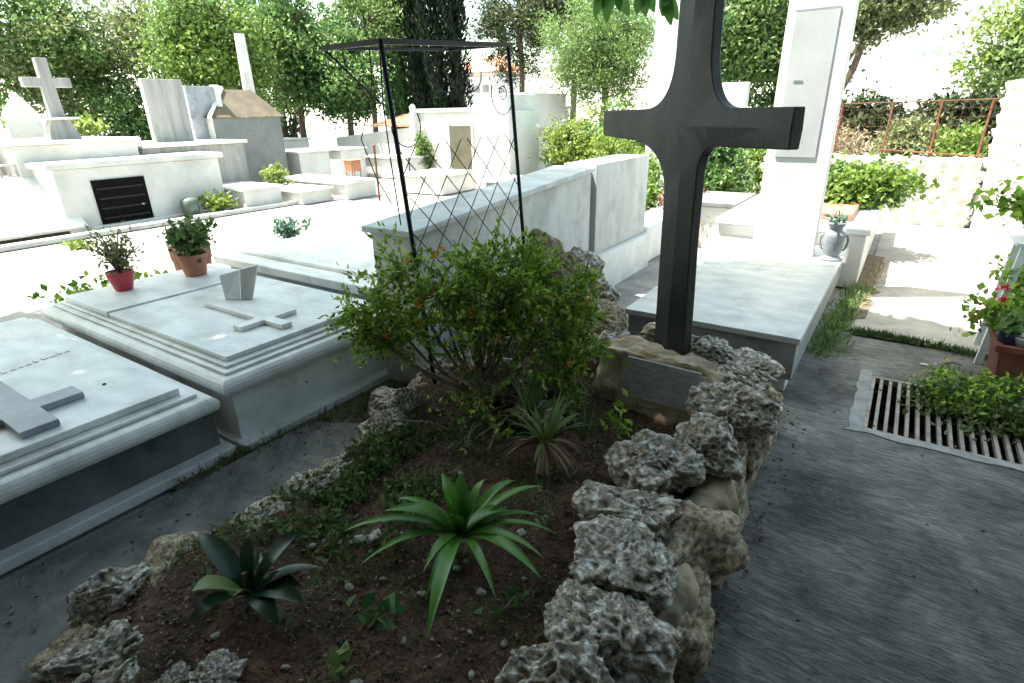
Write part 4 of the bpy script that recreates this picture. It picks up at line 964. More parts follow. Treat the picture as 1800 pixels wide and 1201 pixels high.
hs = empty('gabled_headstone', (-14.2, 4.35, 0), 'small white gabled headstone at the far left, left of the stone cross', 'headstone')
b = MB(); pr = [(4.05, 0), (4.65, 0), (4.62, 1.75), (4.48, 1.95), (4.36, 2.12), (4.24, 1.95), (4.08, 1.75)]; n = len(pr)
b.add([(-14.1, a, z) for a, z in pr]+[(-14.25, a, z) for a, z in pr], [tuple(range(n)), tuple(range(n, 2*n))[::-1]]+[(i, n+i, n+(i+1) % n, (i+1) % n) for i in range(n)]); b.build('stone', M['white_stone'], hs, bev=.01)
sprig('shrub', (-13.4, 3.35, 1.32), 420, .30, .12, 'lf_yellow', 'yellow green shrub at the far left, left of the stone cross', .30, .6)
# low tombs and slabs in the overexposed middle distance
tg = 'low white tombs in the sunny middle distance'
lows = [((-11.9, -9.95, 5.98, 6.75), .34, 'low white tomb just right of the dark door tomb'), ((-11.6, -9.6, 6.95, 7.65), .22, 'flat white grave slab between the small shrub and the rusty post'),
        ((-11.6, -9.3, 7.8, 8.6), .30, 'flat white grave slab beside the rusty post'), ((-14.2, -12.3, 9.0, 9.9), .75, 'white tomb block right of the house-shaped tomb'),
        ((-14.0, -12.2, 10.2, 11.0), .75, 'white tomb block under the dark trees, left of the orange box'), ((-12.6, -10.9, 11.2, 12.0), .5, 'white tomb block in front of the low white building'),
        ((-17.0, -15.0, 10.0, 11.4), .95, 'distant white tomb below the trees, right of the house-shaped tomb'), ((-9.2, -8.0, 9.2, 10.4), .35, 'white grave kerb in front of the door of the white building')]
for (x0, x1, y0, y1), h, lb in lows:
    thing_box('low_tomb', lb, 'tomb', [('body', (x0, x1, y0, y1, 0, h)), ('slab', (x0-.05, x1+.05, y0-.05, y1+.05, h+.003, h+.05))], tg)
rock('dark_lantern', (-10.05, 5.05, .15), (.10, .10, .16), (0, 0, 0), 61, 'dark green grave lantern beside the dark door tomb', cat='lantern', mt='rock', sub=3)
bpy.data.objects.remove(SC.objects['dark_lantern'])
dl = empty('grave_lantern', (-10.15, 5.08, 0), 'dark green round grave lantern to the right of the dark door', 'lantern')
MB().lathe([(.10, .07), (.14, .09), (.15, .2), (.14, .30), (.09, .33), (.04, .35)], (-10.15, 5.08, 0), 16).build('lantern_body', M['dark_urn'], dl, smooth=True); MB().lathe([(.11, 0), (.11, .07)], (-10.15, 5.08, 0), 14).build('base', M['marble_grey'], dl)
sprig('shrub', (-10.1, 5.50, .05), 420, .22, .09, 'lf_yellow', 'small light green shrub at the right end of the dark door tomb', .26, .6)
sprig('shrub', (-10.9, 7.35, .25), 420, .24, .10, 'lf_yellow', 'light green shrub growing between low white tombs', .40, .5)
sprig('shrub', (-13.6, 5.2, 1.32), 300, .25, .12, 'lf_yellow', 'light green shrub right of the stone cross pedestal', .3, .6)
sprig('shrub', (-9.1, 2.95, 0), 160, .22, .06, 'lf_yellow', 'faint patch of weeds on the sunlit path', .06, .6)
rp_ = empty('rusty_post', (-8.65, 8.05, 0), 'thin rusty iron post at the far end of the kerb', 'post')
MB().tube([(-8.65, 8.05, 0), (-8.65, 8.05, 1.02)], .022, 8).build('post_body', M['rust'], rp_); MB().lathe([(.03, 0), (.034, .02), (.02, .04)], (-8.65, 8.05, 1.02), 8).build('knob', M['rust'], rp_)
ox = empty('orange_box', (-9.4, 8.1, .3), 'small orange metal box on thin legs among the white tombs', 'box')
MB().box(-9.52, -9.3, 8.0, 8.25, .53, .74).build('box_body', M['orange_metal'], ox, bev=.01)
MB().box(-9.56, -9.26, 7.96, 8.29, .743, .76).build('lid', M['orange_metal'], ox)
for a, c in ((-9.5, 8.02), (-9.32, 8.02), (-9.5, 8.23), (-9.32, 8.23)): MB().tube([(a, c, .30), (a, c, .53)], .008, 6).build('leg', M['rust'], ox)

# white mortuary building
hb = empty('chapel_building', (-10, 13, 0), 'low white building with a beige door seen through the trellis', 'building')
MB().box(-11.75, -8.45, 12.5, 15.5, 0, 1.62).build('wall', M['plaster'], hb)
MB().box(-11.80, -8.40, 12.45, 15.55, 1.623, 1.72).build('parapet', M['plaster'], hb)
MB().box(-10.42, -9.72, 12.47, 12.497, .06, 1.28).build('door', M['beige_door'], hb)
MB().box(-10.5, -10.44, 12.46, 12.497, .06, 1.36).build('door_frame', M['plaster'], hb); MB().box(-9.70, -9.64, 12.46, 12.497, .06, 1.36).build('door_frame', M['plaster'], hb)
MB().box(-9.0, -8.0, 12.44, 14.5, 1.2, 2.02).build('raised_wall', M['plaster'], hb)
wb = empty('white_annex', (-13.4, 12.8, 0), 'long low white building with a small terracotta tiled roof left of the trellis post', 'building')
b = MB(); b.add([(-15.2, 12.6, 0), (-11.9, 12.6, 0), (-11.9, 15, 0), (-15.2, 15, 0), (-15.2, 12.6, .95), (-11.9, 12.6, 1.25), (-11.9, 15, 1.25), (-15.2, 15, .95)],
                [(3, 2, 1, 0), (4, 5, 6, 7), (0, 1, 5, 4), (1, 2, 6, 5), (2, 3, 7, 6), (3, 0, 4, 7)]); b.build('wall', M['plaster'], wb)
b = MB(); b.add([(-13.6, 12.5, 1.26), (-11.85, 12.5, 1.27), (-11.85, 14, 1.62), (-13.6, 14, 1.52)], [(0, 1, 2, 3)])
for k in range(13):
    x = -13.5+k*.135; b.tube([(x, 12.5, 1.28), (x, 14, 1.57)], .03, 6)
b.build('roof', M['tile'], wb)
fi = empty('marble_finial', (-11.55, 12.4, 0), 'white marble finial post standing at the corner of the low white building', 'finial')
MB().frustum((-11.68, -11.42, 12.2, 12.42), (-11.64, -11.46, 12.22, 12.40), 0, 1.62).build('post', M['white_stone'], fi, bev=.01)
MB().lathe([(.05, 0), (.09, .04), (.09, .12), (.06, .19), (.02, .22)], (-11.55, 12.3, 1.62), 14).build('knob', M['white_stone'], fi, smooth=True)
wk = empty('white_tomb_house', (-7.2, 10.5, 0), 'large plain white marble tomb block right of the beige door', 'tomb')
MB().box(-7.50, -6.80, 9.98, 11.15, 0, 1.62).build('body', M['plaster'], wk, bev=.01); MB().box(-7.46, -6.86, 10.02, 11.08, 1.623, 1.93).build('crown_block', M['white_stone'], wk, bev=.01)
thing_box('low_tomb', 'low grey stone tomb between the marble wall and the large white tomb block', 'tomb', [('body', (-6.7, -5.2, 9.0, 9.9, 0, .35), 'grey_stone'), ('slab', (-6.75, -5.15, 8.95, 9.95, .353, .40))], tg)
cb = empty('climbing_shrub', (-10.9, 11.9, 0), 'upright green shrub against the white building, left of its beige door', 'shrub')
P = blob_points(1400, (-10.95, 12.0, .65), (.32, .3, .72), .14, 40, shell=.3); foliage('foliage', P, .10, M['lf_feather'], cb, Wd=.4)
MB().tube([(-10.95, 12, 0), (-10.95, 12, 1.0)], [.03, .01], 6).build('stem', M['bark'], cb)
bn = empty('black_bench', (-10.2, 11.3, 0), 'thin dark metal frame standing before the beige door', 'frame')
MB().tube([(-10.6, 11.0, 0), (-10.6, 11.0, .62), (-9.9, 11.0, .62), (-9.9, 11.0, 0)], .015, 6).build('frame_bar', M['iron'], bn)

# ================================================================== TREES
def tree(label, c, h0, r, leafn, L, mt, group='trees behind the cemetery', ncl=70, clump=.5, trunk=.12, Wd=.5, name='tree', shell=.45, up=.0, mt2=None, seed=0, foot=None):
    """c = crown centre, h0 ignored ground, r = crown radii"""
    e = empty(name, (c[0], c[1], 0), label, 'tree', group); g_ = np.random.RandomState(seed+17)
    b = MB(); base = Vector((*(foot or (c[0], c[1])), -.02)); cc = Vector(c); b.tube([base, base*.4+cc*.6+Vector((.1, 0, 0)), cc+Vector((0, 0, r[2]*.6))], [trunk, trunk*.75, trunk*.2], 9)
    for k in range(9):
        a = 2*math.pi*k/9+g_.rand(); z0 = cc.z-r[2]*.55+g_.rand()*r[2]*.8
        b.tube([(cc.x, cc.y, z0), (cc.x+math.cos(a)*r[0]*.4, cc.y+math.sin(a)*r[1]*.4, z0+r[2]*.22), (cc.x+math.cos(a)*r[0]*.8, cc.y+math.sin(a)*r[1]*.8, z0+r[2]*.35)], [trunk*.4, trunk*.22, trunk*.06], 6)
    b.build('trunk', M['bark'], e)
    P = blob_points(leafn, c, r, clump, ncl, rng=g_, shell=shell); P = P[P[:, 2] > .05]
    foliage('crown', P, L, M[mt], e, Wd=Wd, up_bias=up, rng=g_)
    if mt2:
        P = blob_points(leafn//3, (c[0], c[1], c[2]+.15*r[2]), [q*1.02 for q in r], clump*.8, ncl//2, rng=g_, shell=.8); foliage('crown_tips', P, L*.9, M[mt2], e, Wd=Wd, rng=g_)
    return e
tree('broad dark green tree behind the stone cross, upper left', (-18.8, 6.9, 3.1), 0, (2.0, 2.7, 2.4), 15000, .13, 'lf_mid', ncl=130, seed=1, mt2='lf_olive', shell=.3)
tree('leafy tree filling the top left corner', (-18.6, 4.3, 3.6), 0, (1.6, 1.6, 2.3), 8000, .13, 'lf_olive', ncl=80, seed=2)
tree('olive toned tree top behind the streaked slab headstone', (-18.0, 8.9, 3.7), 0, (1.3, 1.3, 1.5), 4000, .12, 'lf_olive', ncl=45, seed=3)
tree('bright green tree above the house-shaped tomb', (-15.6, 9.2, 3.2), 0, (1.3, 1.75, 1.9), 17000, .105, 'lf_bright', ncl=130, seed=4, Wd=.6, mt2='lf_mid')
tree('dense mid green tree between the obelisk and the trellis', (-16.2, 12.1, 3.3), 0, (1.6, 2.0, 2.4), 12000, .14, 'lf_mid', ncl=110, seed=5, mt2='lf_dark', shell=.3)
tree('dark green tree seen through the left part of the trellis', (-14.9, 12.9, 2.5), 0, (1.2, 1.3, 1.7), 9000, .13, 'lf_dark', ncl=80, seed=6, mt2='lf_mid')
tree('bluish green hanging tree left of the cypress', (-16.2, 15.2, 4.4), 0, (1.6, 1.8, 1.7), 7500, .13, 'lf_feather', ncl=70, seed=7)
tree('low dark shrub-like tree under the bright green tree', (-17.3, 8.4, 1.6), 0, (1.2, 2.6, 1.1), 6500, .12, 'lf_dark', ncl=70, seed=8, mt2='lf_mid')
# cypress
def cypress(label, x, y, h, r_, n, mt, seed):
    e = empty('cypress', (x, y, 0), label, 'tree', 'cypress trees'); g_ = np.random.RandomState(seed)
    MB().tube([(x, y, 0), (x, y, h*.9)], [.16, .03], 8).build('trunk', M['bark'], e)
    z = g_.rand(n)*h*.99+.6; rr_ = r_*np.clip(np.minimum((z+.3)/(.18*h), 1), 0, 1)*(1-(z/(h+1))**2.2)
    a = g_.rand(n)*2*math.pi; q = (.45+.55*g_.rand(n)**.5)*(1+.22*np.sin(a*7+z*1.1)); P = np.c_[x+rr_*q*np.cos(a), y+rr_*q*np.sin(a), z]
    D = np.c_[np.cos(a)*.4, np.sin(a)*.4, np.ones(n)]
    foliage('crown', P, .22, M[mt], e, dirs=D, Wd=.3, rng=g_, jit=.3)
cypress('tall dark cypress behind the low white building', -14.2, 16.6, 12, .95, 26000, 'lf_cyp', 31)
cypress('slimmer greener cypress touching the left side of the dark one', -15.6, 16.2, 10, .62, 12000, 'lf_dark', 32)
cypress('dark cypress at the top left behind the bright green tree', -20.5, 14.5, 12, .9, 9000, 'lf_cyp', 33)
tree('dark pine with gaps of sky, right of the dark cypress', (-11.5, 17.6, 4.3), 0, (2.0, 2.0, 2.3), 11000, .14, 'lf_pine', ncl=120, seed=9, clump=.42, Wd=.3)
tree('feathery light green tree left of the dark cross', (-6.95, 14.5, 2.9), 0, (1.75, 1.5, 1.55), 24000, .12, 'lf_feather', ncl=150, seed=10, clump=.42, Wd=.22, shell=.35, mt2='lf_mid')
tree('dark tree behind the top of the feathery tree', (-9.6, 17.8, 4.9), 0, (1.9, 1.6, 1.5), 8000, .14, 'lf_pine', ncl=80, seed=11, mt2='lf_mid')
tree('green tree directly behind the dark cross', (-4.3, 17.6, 3.3), 0, (1.9, 1.5, 2.2), 15000, .13, 'lf_feather', ncl=120, seed=12, mt2='lf_dark', shell=.3)
tree('dark leafy tree between the two memorial pillars', (-3.1, 18.6, 2.6), 0, (1.2, 1.2, 2.9), 9000, .13, 'lf_dark', ncl=90, seed=13, mt2='lf_mid')
tree('olive green tree right of the tall pillar', (-1.15, 18.0, 4.05), 0, (1.45, 1.4, 1.45), 9000, .13, 'lf_olive', ncl=80, seed=14, mt2='lf_pine', clump=.4, foot=(-2.7, 18.2))
tree('pale green tree at the right edge behind the stone wall', (2.3, 23.9, 2.9), 0, (1.9, 1.5, 1.5), 5000, .18, 'lf_feather', ncl=60, seed=15, mt2='lf_yellow')
tree('light tree at the top right corner', (-.9, 30.5, 7.6), 0, (2.4, 2.0, 1.0), 2500, .22, 'lf_teal', ncl=40, seed=16, foot=(-5.0, 31))

def shrub(label, c, r_, n, L, mt, name='shrub', seed=0, Wd=.5, ncl=50, clump=.2, mt2=None, cat='shrub', shell=.4, stems='bark'):
    e = empty(name, (c[0], c[1], 0), label, cat); g_ = np.random.RandomState(seed+99); b = MB()
    for k in range(8): b.tube([(c[0]+g_.normal()*.08, c[1]+g_.normal()*.08, 0), (c[0]+g_.normal()*r_[0]*.4, c[1]+g_.normal()*r_[1]*.4, c[2]+r_[2]*.5)], [.02, .006], 5)
    b.build('stems', M[stems], e)
    P = blob_points(n, c, r_, clump, ncl, rng=g_, shell=shell); P = P[P[:, 2] > .02]; foliage('foliage', P, L, M[mt], e, Wd=Wd, rng=g_, up_bias=.3)
    if mt2: P = blob_points(n//2, c, r_, clump, ncl, rng=g_, shell=.2); P = P[P[:, 2] > .02]; foliage('inner_foliage', P, L, M[mt2], e, Wd=Wd, rng=g_)
shrub('yellow green shrub above the marble wall', (-5.9, 11.2, .75), (.95, .8, .95), 6500, .09, 'lf_yellow', seed=1, ncl=90, clump=.22)
shrub('sprouting yellow green shrub left of the cross arm', (-4.75, 10.9, .85), (.75, .7, 1.05), 5500, .09, 'lf_bright', seed=2, ncl=80, mt2='lf_mid')
shrub('tall narrow yellow green shrub behind the left arm of the dark cross', (-4.3, 9.7, .6), (.55, .6, .95), 3000, .08, 'lf_yellow', seed=13, ncl=50)
shrub('dense green hedge at the end of the marble wall', (-3.05, 7.3, .55), (.38, .9, .62), 5500, .07, 'lf_bright', name='hedge', seed=3, ncl=80, mt2='lf_dark', cat='hedge')
shrub('dark green shrub between the cross shaft and the tall pillar', (-2.4, 9.4, .65), (.55, .5, .75), 4200, .08, 'lf_mid', seed=4, mt2='lf_dark', ncl=60)
shrub('yellow leaved shrub just left of the tall pillar', (-2.0, 10.6, .75), (.45, .4, .75), 2800, .08, 'lf_yellow', seed=5, ncl=45)
shrub('pink and orange flowering plant between the cross shaft and the small white tomb', (-2.35, 7.6, .42), (.42, .35, .16), 700, .09, 'lf_pink', seed=6, ncl=26, name='flowering_plant', cat='plant')
shrub('grey white leaved plant right of the lower cross shaft', (-2.25, 7.2, .22), (.45, .38, .24), 1700, .06, 'lf_dry', seed=7, name='silvery_plant', cat='plant')
shrub('pale dry shrub right of the tall pillar', (-.95, 10.6, .95), (.55, .35, .45), 2200, .09, 'lf_dry', name='dry_shrub', seed=8, Wd=.2)
shrub('dark green hedge behind the rusty fence, its left part', (-1.1, 14.6, 1.1), (1.3, .7, .85), 7500, .11, 'lf_pine', name='hedge', seed=9, ncl=110, cat='hedge', mt2='lf_cyp')
shrub('dark green hedge behind the rusty fence, its right part', (.75, 15.0, 1.15), (1.2, .7, .75), 6500, .11, 'lf_pine', name='hedge', seed=10, ncl=100, cat='hedge', mt2='lf_cyp')
shrub('light olive shrub in front of the dark hedge behind the fence', (-.15, 13.2, .9), (.7, .5, .65), 2600, .09, 'lf_olive', seed=11, ncl=45)
shrub('low green shrub by the right fence post', (.75, 13.0, .75), (.5, .4, .6), 1800, .09, 'lf_bright', seed=12, ncl=35)

# ================================================================== RIGHT: stone walls, fence, far houses
def stone_wall(name, label, p, q, h, th, nrow, seed, loc):
    e = empty(name, loc, label, 'wall'); rr_ = random.Random(seed); p = Vector(p); q = Vector(q); d = (q-p); Ln = d.length; d.normalize(); s = Vector((-d.y, d.x, 0))
    b = MB(); a, c = p-s*th*.4, p+s*th*.4; a2, c2 = q-s*th*.4, q+s*th*.4
    b.add([(a.x, a.y, -.02), (c.x, c.y, -.02), (c2.x, c2.y, -.02), (a2.x, a2.y, -.02), (a.x, a.y, h-.03), (c.x, c.y, h-.03), (c2.x, c2.y, h-.03), (a2.x, a2.y, h-.03)],
          [(3, 2, 1, 0), (4, 5, 6, 7), (0, 1, 5, 4), (1, 2, 6, 5), (2, 3, 7, 6), (3, 0, 4, 7)]); b.build('mortar', M['plaster'], e)
    b = MB(); rh = h/nrow; z = 0
    base = rock_mesh(70+seed, 2, .04, .16); V = [v.co.copy() for v in base.vertices]; F = [tuple(f.vertices) for f in base.polygons]
    for i in range(nrow):
        u = rr_.uniform(-.1, 0)
        while u < Ln:
            w = rr_.uniform(.8, 2.0)*rh; 
            ang = rr_.uniform(-.2, .2); hh = rh*rr_.uniform(.40, .56)
            c_ = p+d*(u+w/2)+Vector((0, 0, rh*(i+.5)+rr_.uniform(-.01, .01)))
            b.add([tuple(c_+d*(v.x*w*.5)+s*(v.y*th*.5)+Vector((0, 0, v.z*hh+v.x*ang*hh))) for v in V], F); u += w*.98
    b.build('stones', M['wallstone'], e, smooth=True); return e
M['wallstone'] = mat('rubble_stone', (.46, .42, .36), (.66, .63, .58), 4, .9, .3, 30, c3=(.42, .24, .15), s3=1.5, lo3=.6, hi3=.75)
stone_wall('stone_wall', 'low rubble stone wall under the rusty fence', (-1.9, 10.1, 0), (.80, 10.1, 0), .92, .35, 6, 1, (0, 10.1, 0))
stone_wall('stone_wall', 'tall rubble stone wall along the right edge of the sunny path', (1.02, 10.2, 0), (1.28, 4.9, 0), 1.85, .40, 10, 2, (1.1, 7.5, 0))
fe = empty('rusty_fence', (0, 10.1, .95), 'rusty wire fence with thin posts on top of the low stone wall', 'fence')
for x in (-1.6, -.98, -.36, .20, .74): MB().tube([(x, 10.1, .85), (x+.01, 10.1, 1.62)], .015, 6).build('post', M['rust'], fe)
MB().tube([(-1.9, 10.1, 1.60), (.80, 10.1, 1.63)], .008, 6).build('rail', M['rust'], fe); MB().tube([(-.4, 10.08, .99), (.80, 10.08, .92)], .010, 6).build('rail', M['rust'], fe)
b = MB()
for k in range(26): b.tube([(-1.85+k*.1, 10.1, .95), (-1.85+k*.1, 10.1, 1.60)], .0022, 4)
for k in range(5): b.tube([(-1.9, 10.095, 1.08+k*.11), (.8, 10.095, 1.09+k*.11)], .0022, 4)
b.build('wire_mesh', M['rust'], fe)

def far_house(label, x0, x1, y0, y1, h, wins, z0=0, roof=None, name='white_house'):
    e = empty(name, ((x0+x1)/2, (y0+y1)/2, 0), label, 'house', 'white houses on the far hillside')
    MB().box(x0, x1, y0, y1, 0, h).build('wall', M['house_white'], e)
    MB().box(x0-.1, x1+.1, y0-.1, y1+.1, h+.01, h+.16).build('parapet', M['house_white'], e)
    for (wx, wz, ww, wh) in wins: MB().box(wx, wx+ww, y0-.06, y0-.005, wz, wz+wh).build('window', M['glass_dark'], e)
    if roof: MB().frustum((x0-.3, x1+.3, y0-.3, y1+.3), ((x0+x1)/2-.8, (x0+x1)/2+.8, (y0+y1)/2-.1, (y0+y1)/2+.1), h+.17, h+.9).build('roof', M['tile'], e)
far_house('long white house behind the olive tree at the upper right', -4.6, 2.3, 45, 52, 5.5, [(-.95, 4.15, .5, .55), (-.2, 4.15, .5, .55)])
far_house('taller white house further up behind the long white house', -1.5, 4.2, 58, 64, 9.2, [(1.4, 7.6, .6, .6), (2.6, 7.9, .7, .5)])
far_house('white house with a red tiled roof seen through the trellis top', -19.4, -17.0, 24, 26, 3.2, [(-18.4, 2.5, .35, .3), (-17.8, 2.5, .3, .3)], roof=True)
far_house('white house partly hidden behind the cypress trees', -24.8, -21.0, 23.8, 27, 3.4, [(-23.6, 2.2, .4, .4)])
# hillside behind everything
b = MB(); nxx = 60
b.v = []; 
for j, (yy_, zz_) in enumerate(((60, -.1), (90, 4), (130, 10), (200, 16))):
    for i in range(nxx+1):
        t = -2.2+3.2*i/nxx; ang = t; b.v.append((math.sin(ang)*yy_*1.3, math.cos(ang)*yy_*1.0 if abs(ang) < 1.57 else math.cos(ang)*yy_, zz_*(1+.15*math.sin(i*.7)) if zz_ > 0 else zz_))
for j in range(3):
    for i in range(nxx): a = j*(nxx+1)+i; b.f.append((a, a+1, a+nxx+2, a+nxx+1))
M['hill'] = mat('dry_hillside', (.42, .40, .34), (.58, .55, .48), .15, .95)
struct('hill', b, M['hill'], smooth=True)

# ================================================================== RIGHT FOREGROUND: drain, weeds, planter
M['gratebar'] = mat('worn_grate_steel', (.17, .16, .145), (.30, .28, .255), 15, .6, .1, 60, c3=(.14, .09, .06), s3=8)
dr = empty('drain_grate', (.8, 3.55, 0), 'worn grey barred drain grate set in the pavement at the right', 'grate')
x0, x1, y0, y1 = .07, 1.6, 3.17, 3.93
b = MB(); b.box(x0, x1, y0, y1, -.32, -.30); b.box(x0-.02, x0, y0, y1, -.32, -.005); b.box(x0, x1, y0-.02, y0, -.32, -.005); b.box(x0, x1, y1, y1+.02, -.32, -.005)
b.build('pit', M['soil'], dr)
b = MB(); b.box(x0, x1, y0+.002, y0+.022, -.03, .008); b.box(x0, x1, y1-.022, y1-.002, -.03, .008); b.box(x0, x0+.02, y0+.025, y1-.025, -.03, .008); b.build('frame', M['gratebar'], dr)
k = 0; x = x0+.045
while x < x1-.02:
    MB().box(x, x+.017, y0+.024, y1-.024, -.022, .006).build('bar', M['gratebar'] if 'gratebar' in M else M.setdefault('gratebar', mat('worn_grate_steel', (.16, .13, .11), (.27, .24, .21), 15, .6, .1, 60, c3=(.16, .08, .05), s3=8)), dr); x += .047
ce = empty('cement_border', (.0, 3.5, 0), 'pale cement edging around the drain grate', 'edging')
pts = [(-.10+.02*math.sin(i*2.1), 3.02+i*.1+.012*math.sin(i*1.3)) for i in range(12)]
poly = [(.07, 3.168), (.07, 4.0)]+[(.03, 4.02)]+[(.00+.022*mn.noise(Vector((i*.31, 0, 2)))+.008*mn.noise(Vector((i*.9, 3, 2))), 3.98-i*.03) for i in range(29)]+[(-.02, 3.11)]+[(.03+i*.05, 3.115+.022*mn.noise(Vector((i*.35, 1, 4)))) for i in range(32)]+[(1.62, 3.168)]
MB().prism(poly, .0, .014).build('edging', M['cement'], ce, bev=.004)

def grass_strip(name, pts, n, L, label, mt='lf_grass', spread=.03, jit=.35):
    P = []; 
    for i in range(n):
        k = rnd.randrange(len(pts)-1); t = rnd.random(); p = pts[k]; q = pts[k+1]
        d = mn.noise(Vector((p[0]*3+t*3, p[1]*3, k)))
        P.append((p[0]+(q[0]-p[0])*t+rnd.gauss(0, spread), p[1]+(q[1]-p[1])*t+rnd.gauss(0, spread), .004))
    D = np.zeros((n, 3)); D[:, 2] = 1
    tag(link(name, leaves_mesh(name, P, L, Wd=.12, dirs=D, jit=jit), M[mt]), label, 'grass', kind='stuff')
grass_strip('seam_grass', [(-.12, 4.70), (.1, 4.72), (.35, 4.68), (.75, 4.62)], 1800, .045, 'grass growing in the seam of the pavement')
grass_strip('tomb_grass', [(-.24, 4.1), (-.23, 4.7), (-.20, 5.3), (-.15, 6.0)], 1100, .085, 'grass and weeds along the right side of the marble tomb', 'lf_mid', .05, .7)
grass_strip('path_weeds', [(-2.5, .95), (-2.5, 1.3), (-2.42, 1.7), (-2.35, 2.2), (-2.2, 2.1), (-2.3, 1.8)], 1000, .06, 'weeds growing between the tombs and the concrete strip', 'lf_weed', .05, .7)
grass_strip('dry_weeds', [(-.12, 5.3), (-.1, 6.4), (-.06, 7.2)], 900, .05, 'dry weeds in the shade beside the pale concrete tomb', 'lf_dry', .05, .8)
MB().prism([(-.22, 5.0), (-.05, 5.1)]+[(-.04+.09*mn.noise(Vector((i*.21, 7, 2)))+.03*mn.noise(Vector((i*.8, 3, 2))), 5.4+i*.045) for i in range(46)]+[(-.22, 7.5)], .0055, .014).build('dirt_verge', M['dirt'])
SC.objects['dirt_verge']['kind'] = 'structure'
# weeds over the grate
we = empty('weed_clump', (.62, 3.72, 0), 'spreading leafy weed growing over the drain grate', 'plant')
P = blob_points(3400, (.68, 3.68, .04), (.46, .30, .15), .10, 80, shell=.4); P = P[P[:, 2] > .0]
foliage('foliage', P, .036, M['lf_weed'], we, Wd=.55, up_bias=.4)
P = blob_points(1500, (.62, 3.74, .07), (.42, .28, .14), .08, 50, shell=.7); P = P[P[:, 2] > .02]; foliage('tips', P, .036, M['lf_bush'], we, Wd=.5, up_bias=.5)
b = MB()
for k in range(16): a = rnd.uniform(0, 6.28); b.tube([(.75, 3.75, .01), (.75+math.cos(a)*.2, 3.75+math.sin(a)*.15, .09), (.72+math.cos(a)*.42, 3.74+math.sin(a)*.28, .05)], .003, 4)
b.build('stems', M['twig'], we)
# terracotta trough
tr2 = empty('terracotta_trough', (.95, 4.2, 0), 'dark terracotta planter trough with flowers at the right edge', 'planter')
b = MB(); b.frustum((.665, 1.4, 3.99, 4.36), (.63, 1.45, 3.95, 4.40), 0, .29); b.build('trough_body', M['terracotta_dark'], tr2, bev=.01)
b = MB(); b.box(.605, 1.47, 3.925, 3.96, .292, .335); b.box(.605, 1.47, 4.39, 4.425, .292, .335); b.box(.605, .64, 3.962, 4.388, .292, .335); b.build('rim', M['terracotta_dark'], tr2, bev=.006)
MB().box(.642, 1.45, 3.962, 4.388, .292, .312).build('potting_soil', M['soil'], tr2)
bo = empty('white_bowl', (.75, 4.05, .31), 'white plastic bowl standing on the terracotta trough', 'bowl')
MB().lathe([(.07, 0), (.08, .005), (.115, .06), (.12, .065), (.11, .065), (.07, .01)], (.76, 4.06, .314), 24).build('bowl_body', M['white_paint'], bo, smooth=True)
fp_ = empty('geranium', (.80, 4.25, .33), 'geranium with red and pink flowers in the terracotta trough', 'plant')
b = MB(); HP = []; PP = []
for k in range(26):
    a = rnd.uniform(0, 6.28); r_ = rnd.uniform(.03, .24); t = Vector((.74+math.cos(a)*r_, 4.24+math.sin(a)*r_*.6, .36+rnd.uniform(0, .24)))
    b.tube([(.78, 4.24, .31), t], [.006, .003], 5)
    for j in range(26): PP.append(tuple(t+Vector((rnd.gauss(0, .045), rnd.gauss(0, .045), rnd.gauss(-.02, .035)))))
b.build('stems', M['bark'], fp_); foliage('foliage', PP, .045, M['lf_bush'], fp_, Wd=.85, up_bias=.5)
for c_ in ((.60, 4.20, .53), (.53, 4.22, .42), (.62, 4.30, .57), (.56, 4.28, .46)):
    foliage('flower_head', [tuple(Vector(c_)+Vector((rnd.gauss(0, .011), rnd.gauss(0, .011), rnd.gauss(0, .009)))) for j in range(26)], .024, M['lf_red'], fp_, Wd=.9)
# white plant stand
ws = empty('plant_stand', (.85, 4.7, 0), 'white painted plant stand beside the stone wall at the right edge', 'plant stand')
b = MB()
for (xa, ya) in ((.66, 4.5), (.68, 4.9)):
    MB().tube([(xa-.03, ya, 0), (xa+.02, ya, .80)], .028, 4).build('leg', M['white_paint'], ws)
    MB().tube([(xa+.34, ya, 0), (xa+.28, ya, .80)], .028, 4).build('leg', M['white_paint'], ws)
for z in (.34, .79):
    MB().box(.63, 1.02, 4.46, 4.96, z, z+.022).build('shelf', M['white_paint'], ws, bev=.004)
MB().tube([(.66, 4.495, .1), (.95, 4.495, .75)], .014, 4).build('brace', M['white_paint'], ws)
pot('flower_pot', (.80, 4.66, .813), .055, .08, .12, 'terracotta_dark', 'dark pot standing on top of the white plant stand')
plant('potted_plant', (.74, 4.64, .91), 620, .12, .15, .05, 'lf_bush', 'bushy green plant in the dark pot on top of the white stand', .7, 16)
pot('flower_pot', (.80, 4.66, .363), .055, .08, .12, 'terracotta_dark', 'dark pot standing on the lower shelf of the white plant stand')
plant('potted_plant', (.74, 4.64, .46), 420, .12, .16, .05, 'lf_bush', 'green plant in the dark pot on the lower shelf of the white stand', .7, 14)
pot('flower_pot', (.655, 4.02, .313), .035, .05, .08, 'navy', 'small dark pot at the near corner of the terracotta trough')
plant('potted_plant', (.655, 4.02, .38), 160, .05, .12, .04, 'lf_mid', 'small leafy plant in the dark pot on the trough corner', .7, 8)
bk2 = pot('plastic_bucket', (.93, 3.47, .0), .09, .12, .17, 'navy', 'dark blue plastic bucket at the right edge above the drain grate', cat='bucket')
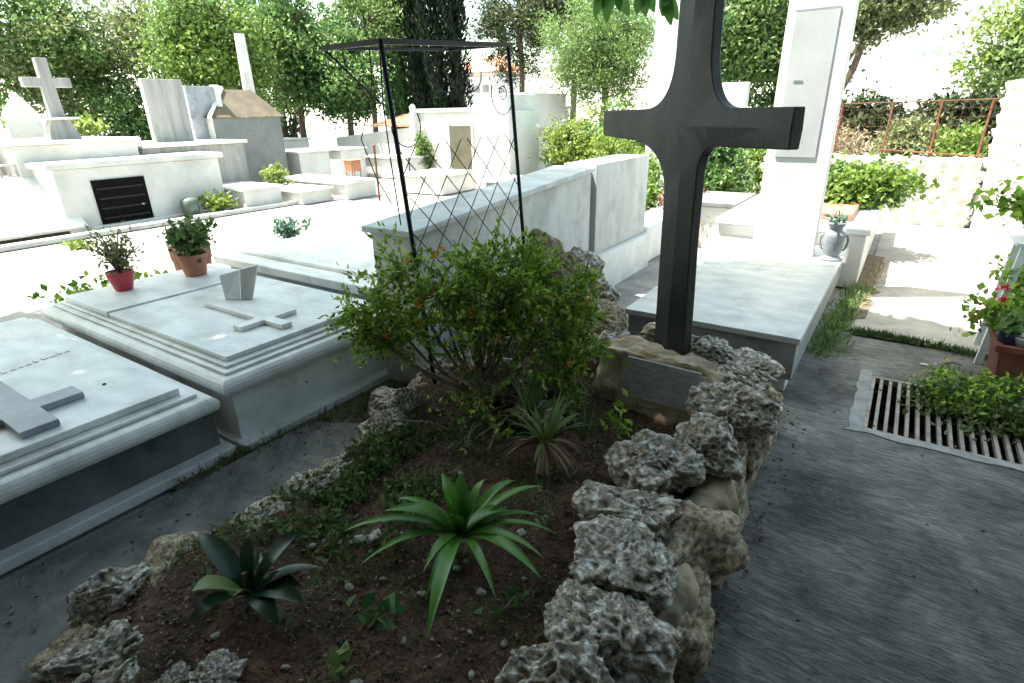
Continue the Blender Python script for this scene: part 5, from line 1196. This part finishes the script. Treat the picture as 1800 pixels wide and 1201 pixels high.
# little things on the pavement
for (x, y, r_, lb) in ((.42, 4.23, 30, 'small dark twig on the pavement near the drain, the longer one'), (.50, 4.40, 80, 'small dark twig on the pavement near the grassy seam')):
    e = MB().tube([(x-.035, y, .012), (x, y+.012, .016), (x+.04, y-.006, .012)], .004, 5).build('fallen_twig', M['bark'], loc=(x, y, 0)); tag(e, lb, 'twig')
rock('paper_scrap', (.34, 4.28, .012), (.022, .015, .008), (0, 0, 20), 50, 'small white scrap lying on the pavement beyond the drain', cat='scrap', mt='white_paint', sub=2)

# overhanging leaves at the top of the picture
ob2 = empty('overhanging_branch', (-.80, 1.70, 2.25), 'leafy branch hanging into the top of the photo left of the dark cross', 'branch')
b = MB(); b.tube([(-.80, 1.4, 3.58), (-.76, 1.55, 2.7), (-.75, 1.68, 2.05), (-.76, 1.70, 1.97)], [.012, .010, .006, .004], 7)
lfp = []
M['lf_hang'] = leafmat('lf_hang', [(.10, .24, .05), (.17, .34, .09)], trans=.5)
side = Vector((.80, .52, -.05)).normalized()
for (tx, ty, tz, ang) in ((-.823, 1.651, 1.844, -20), (-.792, 1.665, 1.829, -4), (-.768, 1.70, 1.858, 12), (-.745, 1.712, 1.845, 28), (-.724, 1.72, 1.848, -10), (-.703, 1.733, 1.842, 6), (-.685, 1.75, 1.853, 20), (-.664, 1.762, 1.842, -8), (-.638, 1.765, 1.818, 14), (-.625, 1.781, 1.832, 30), (-.80, 1.68, 1.87, 40), (-.66, 1.75, 1.865, -35)):
    t_ = Vector((tx, ty, tz)); ln_ = rnd.uniform(.085, .115); d_ = (Vector((0, 0, -1))*math.cos(R(ang))+side*math.sin(R(ang))); p_ = t_-d_*ln_; sd = d_.cross(Vector((-.45, .85, .2))).normalized(); nn_ = sd.cross(d_)
    lb_ = MB()
    for k_ in range(8):
        u_ = k_/7; w_ = .017*math.sin(math.pi*(u_*.93+.05))**.8; c_ = p_+d_*ln_*u_+nn_*.012*math.sin(u_*3)
        lb_.v += [tuple(c_-sd*w_+nn_*w_*.35), tuple(c_), tuple(c_+sd*w_+nn_*w_*.35)]
    for k_ in range(7): a = k_*3; lb_.f += [(a, a+1, a+4, a+3), (a+1, a+2, a+5, a+4)]
    lb_.build('leaf', M['lf_hang'], ob2, smooth=True)
    b.tube([(-.75, 1.70, 2.03), tuple(p_)], .002, 5)
b.build('twig', M['bark'], ob2)
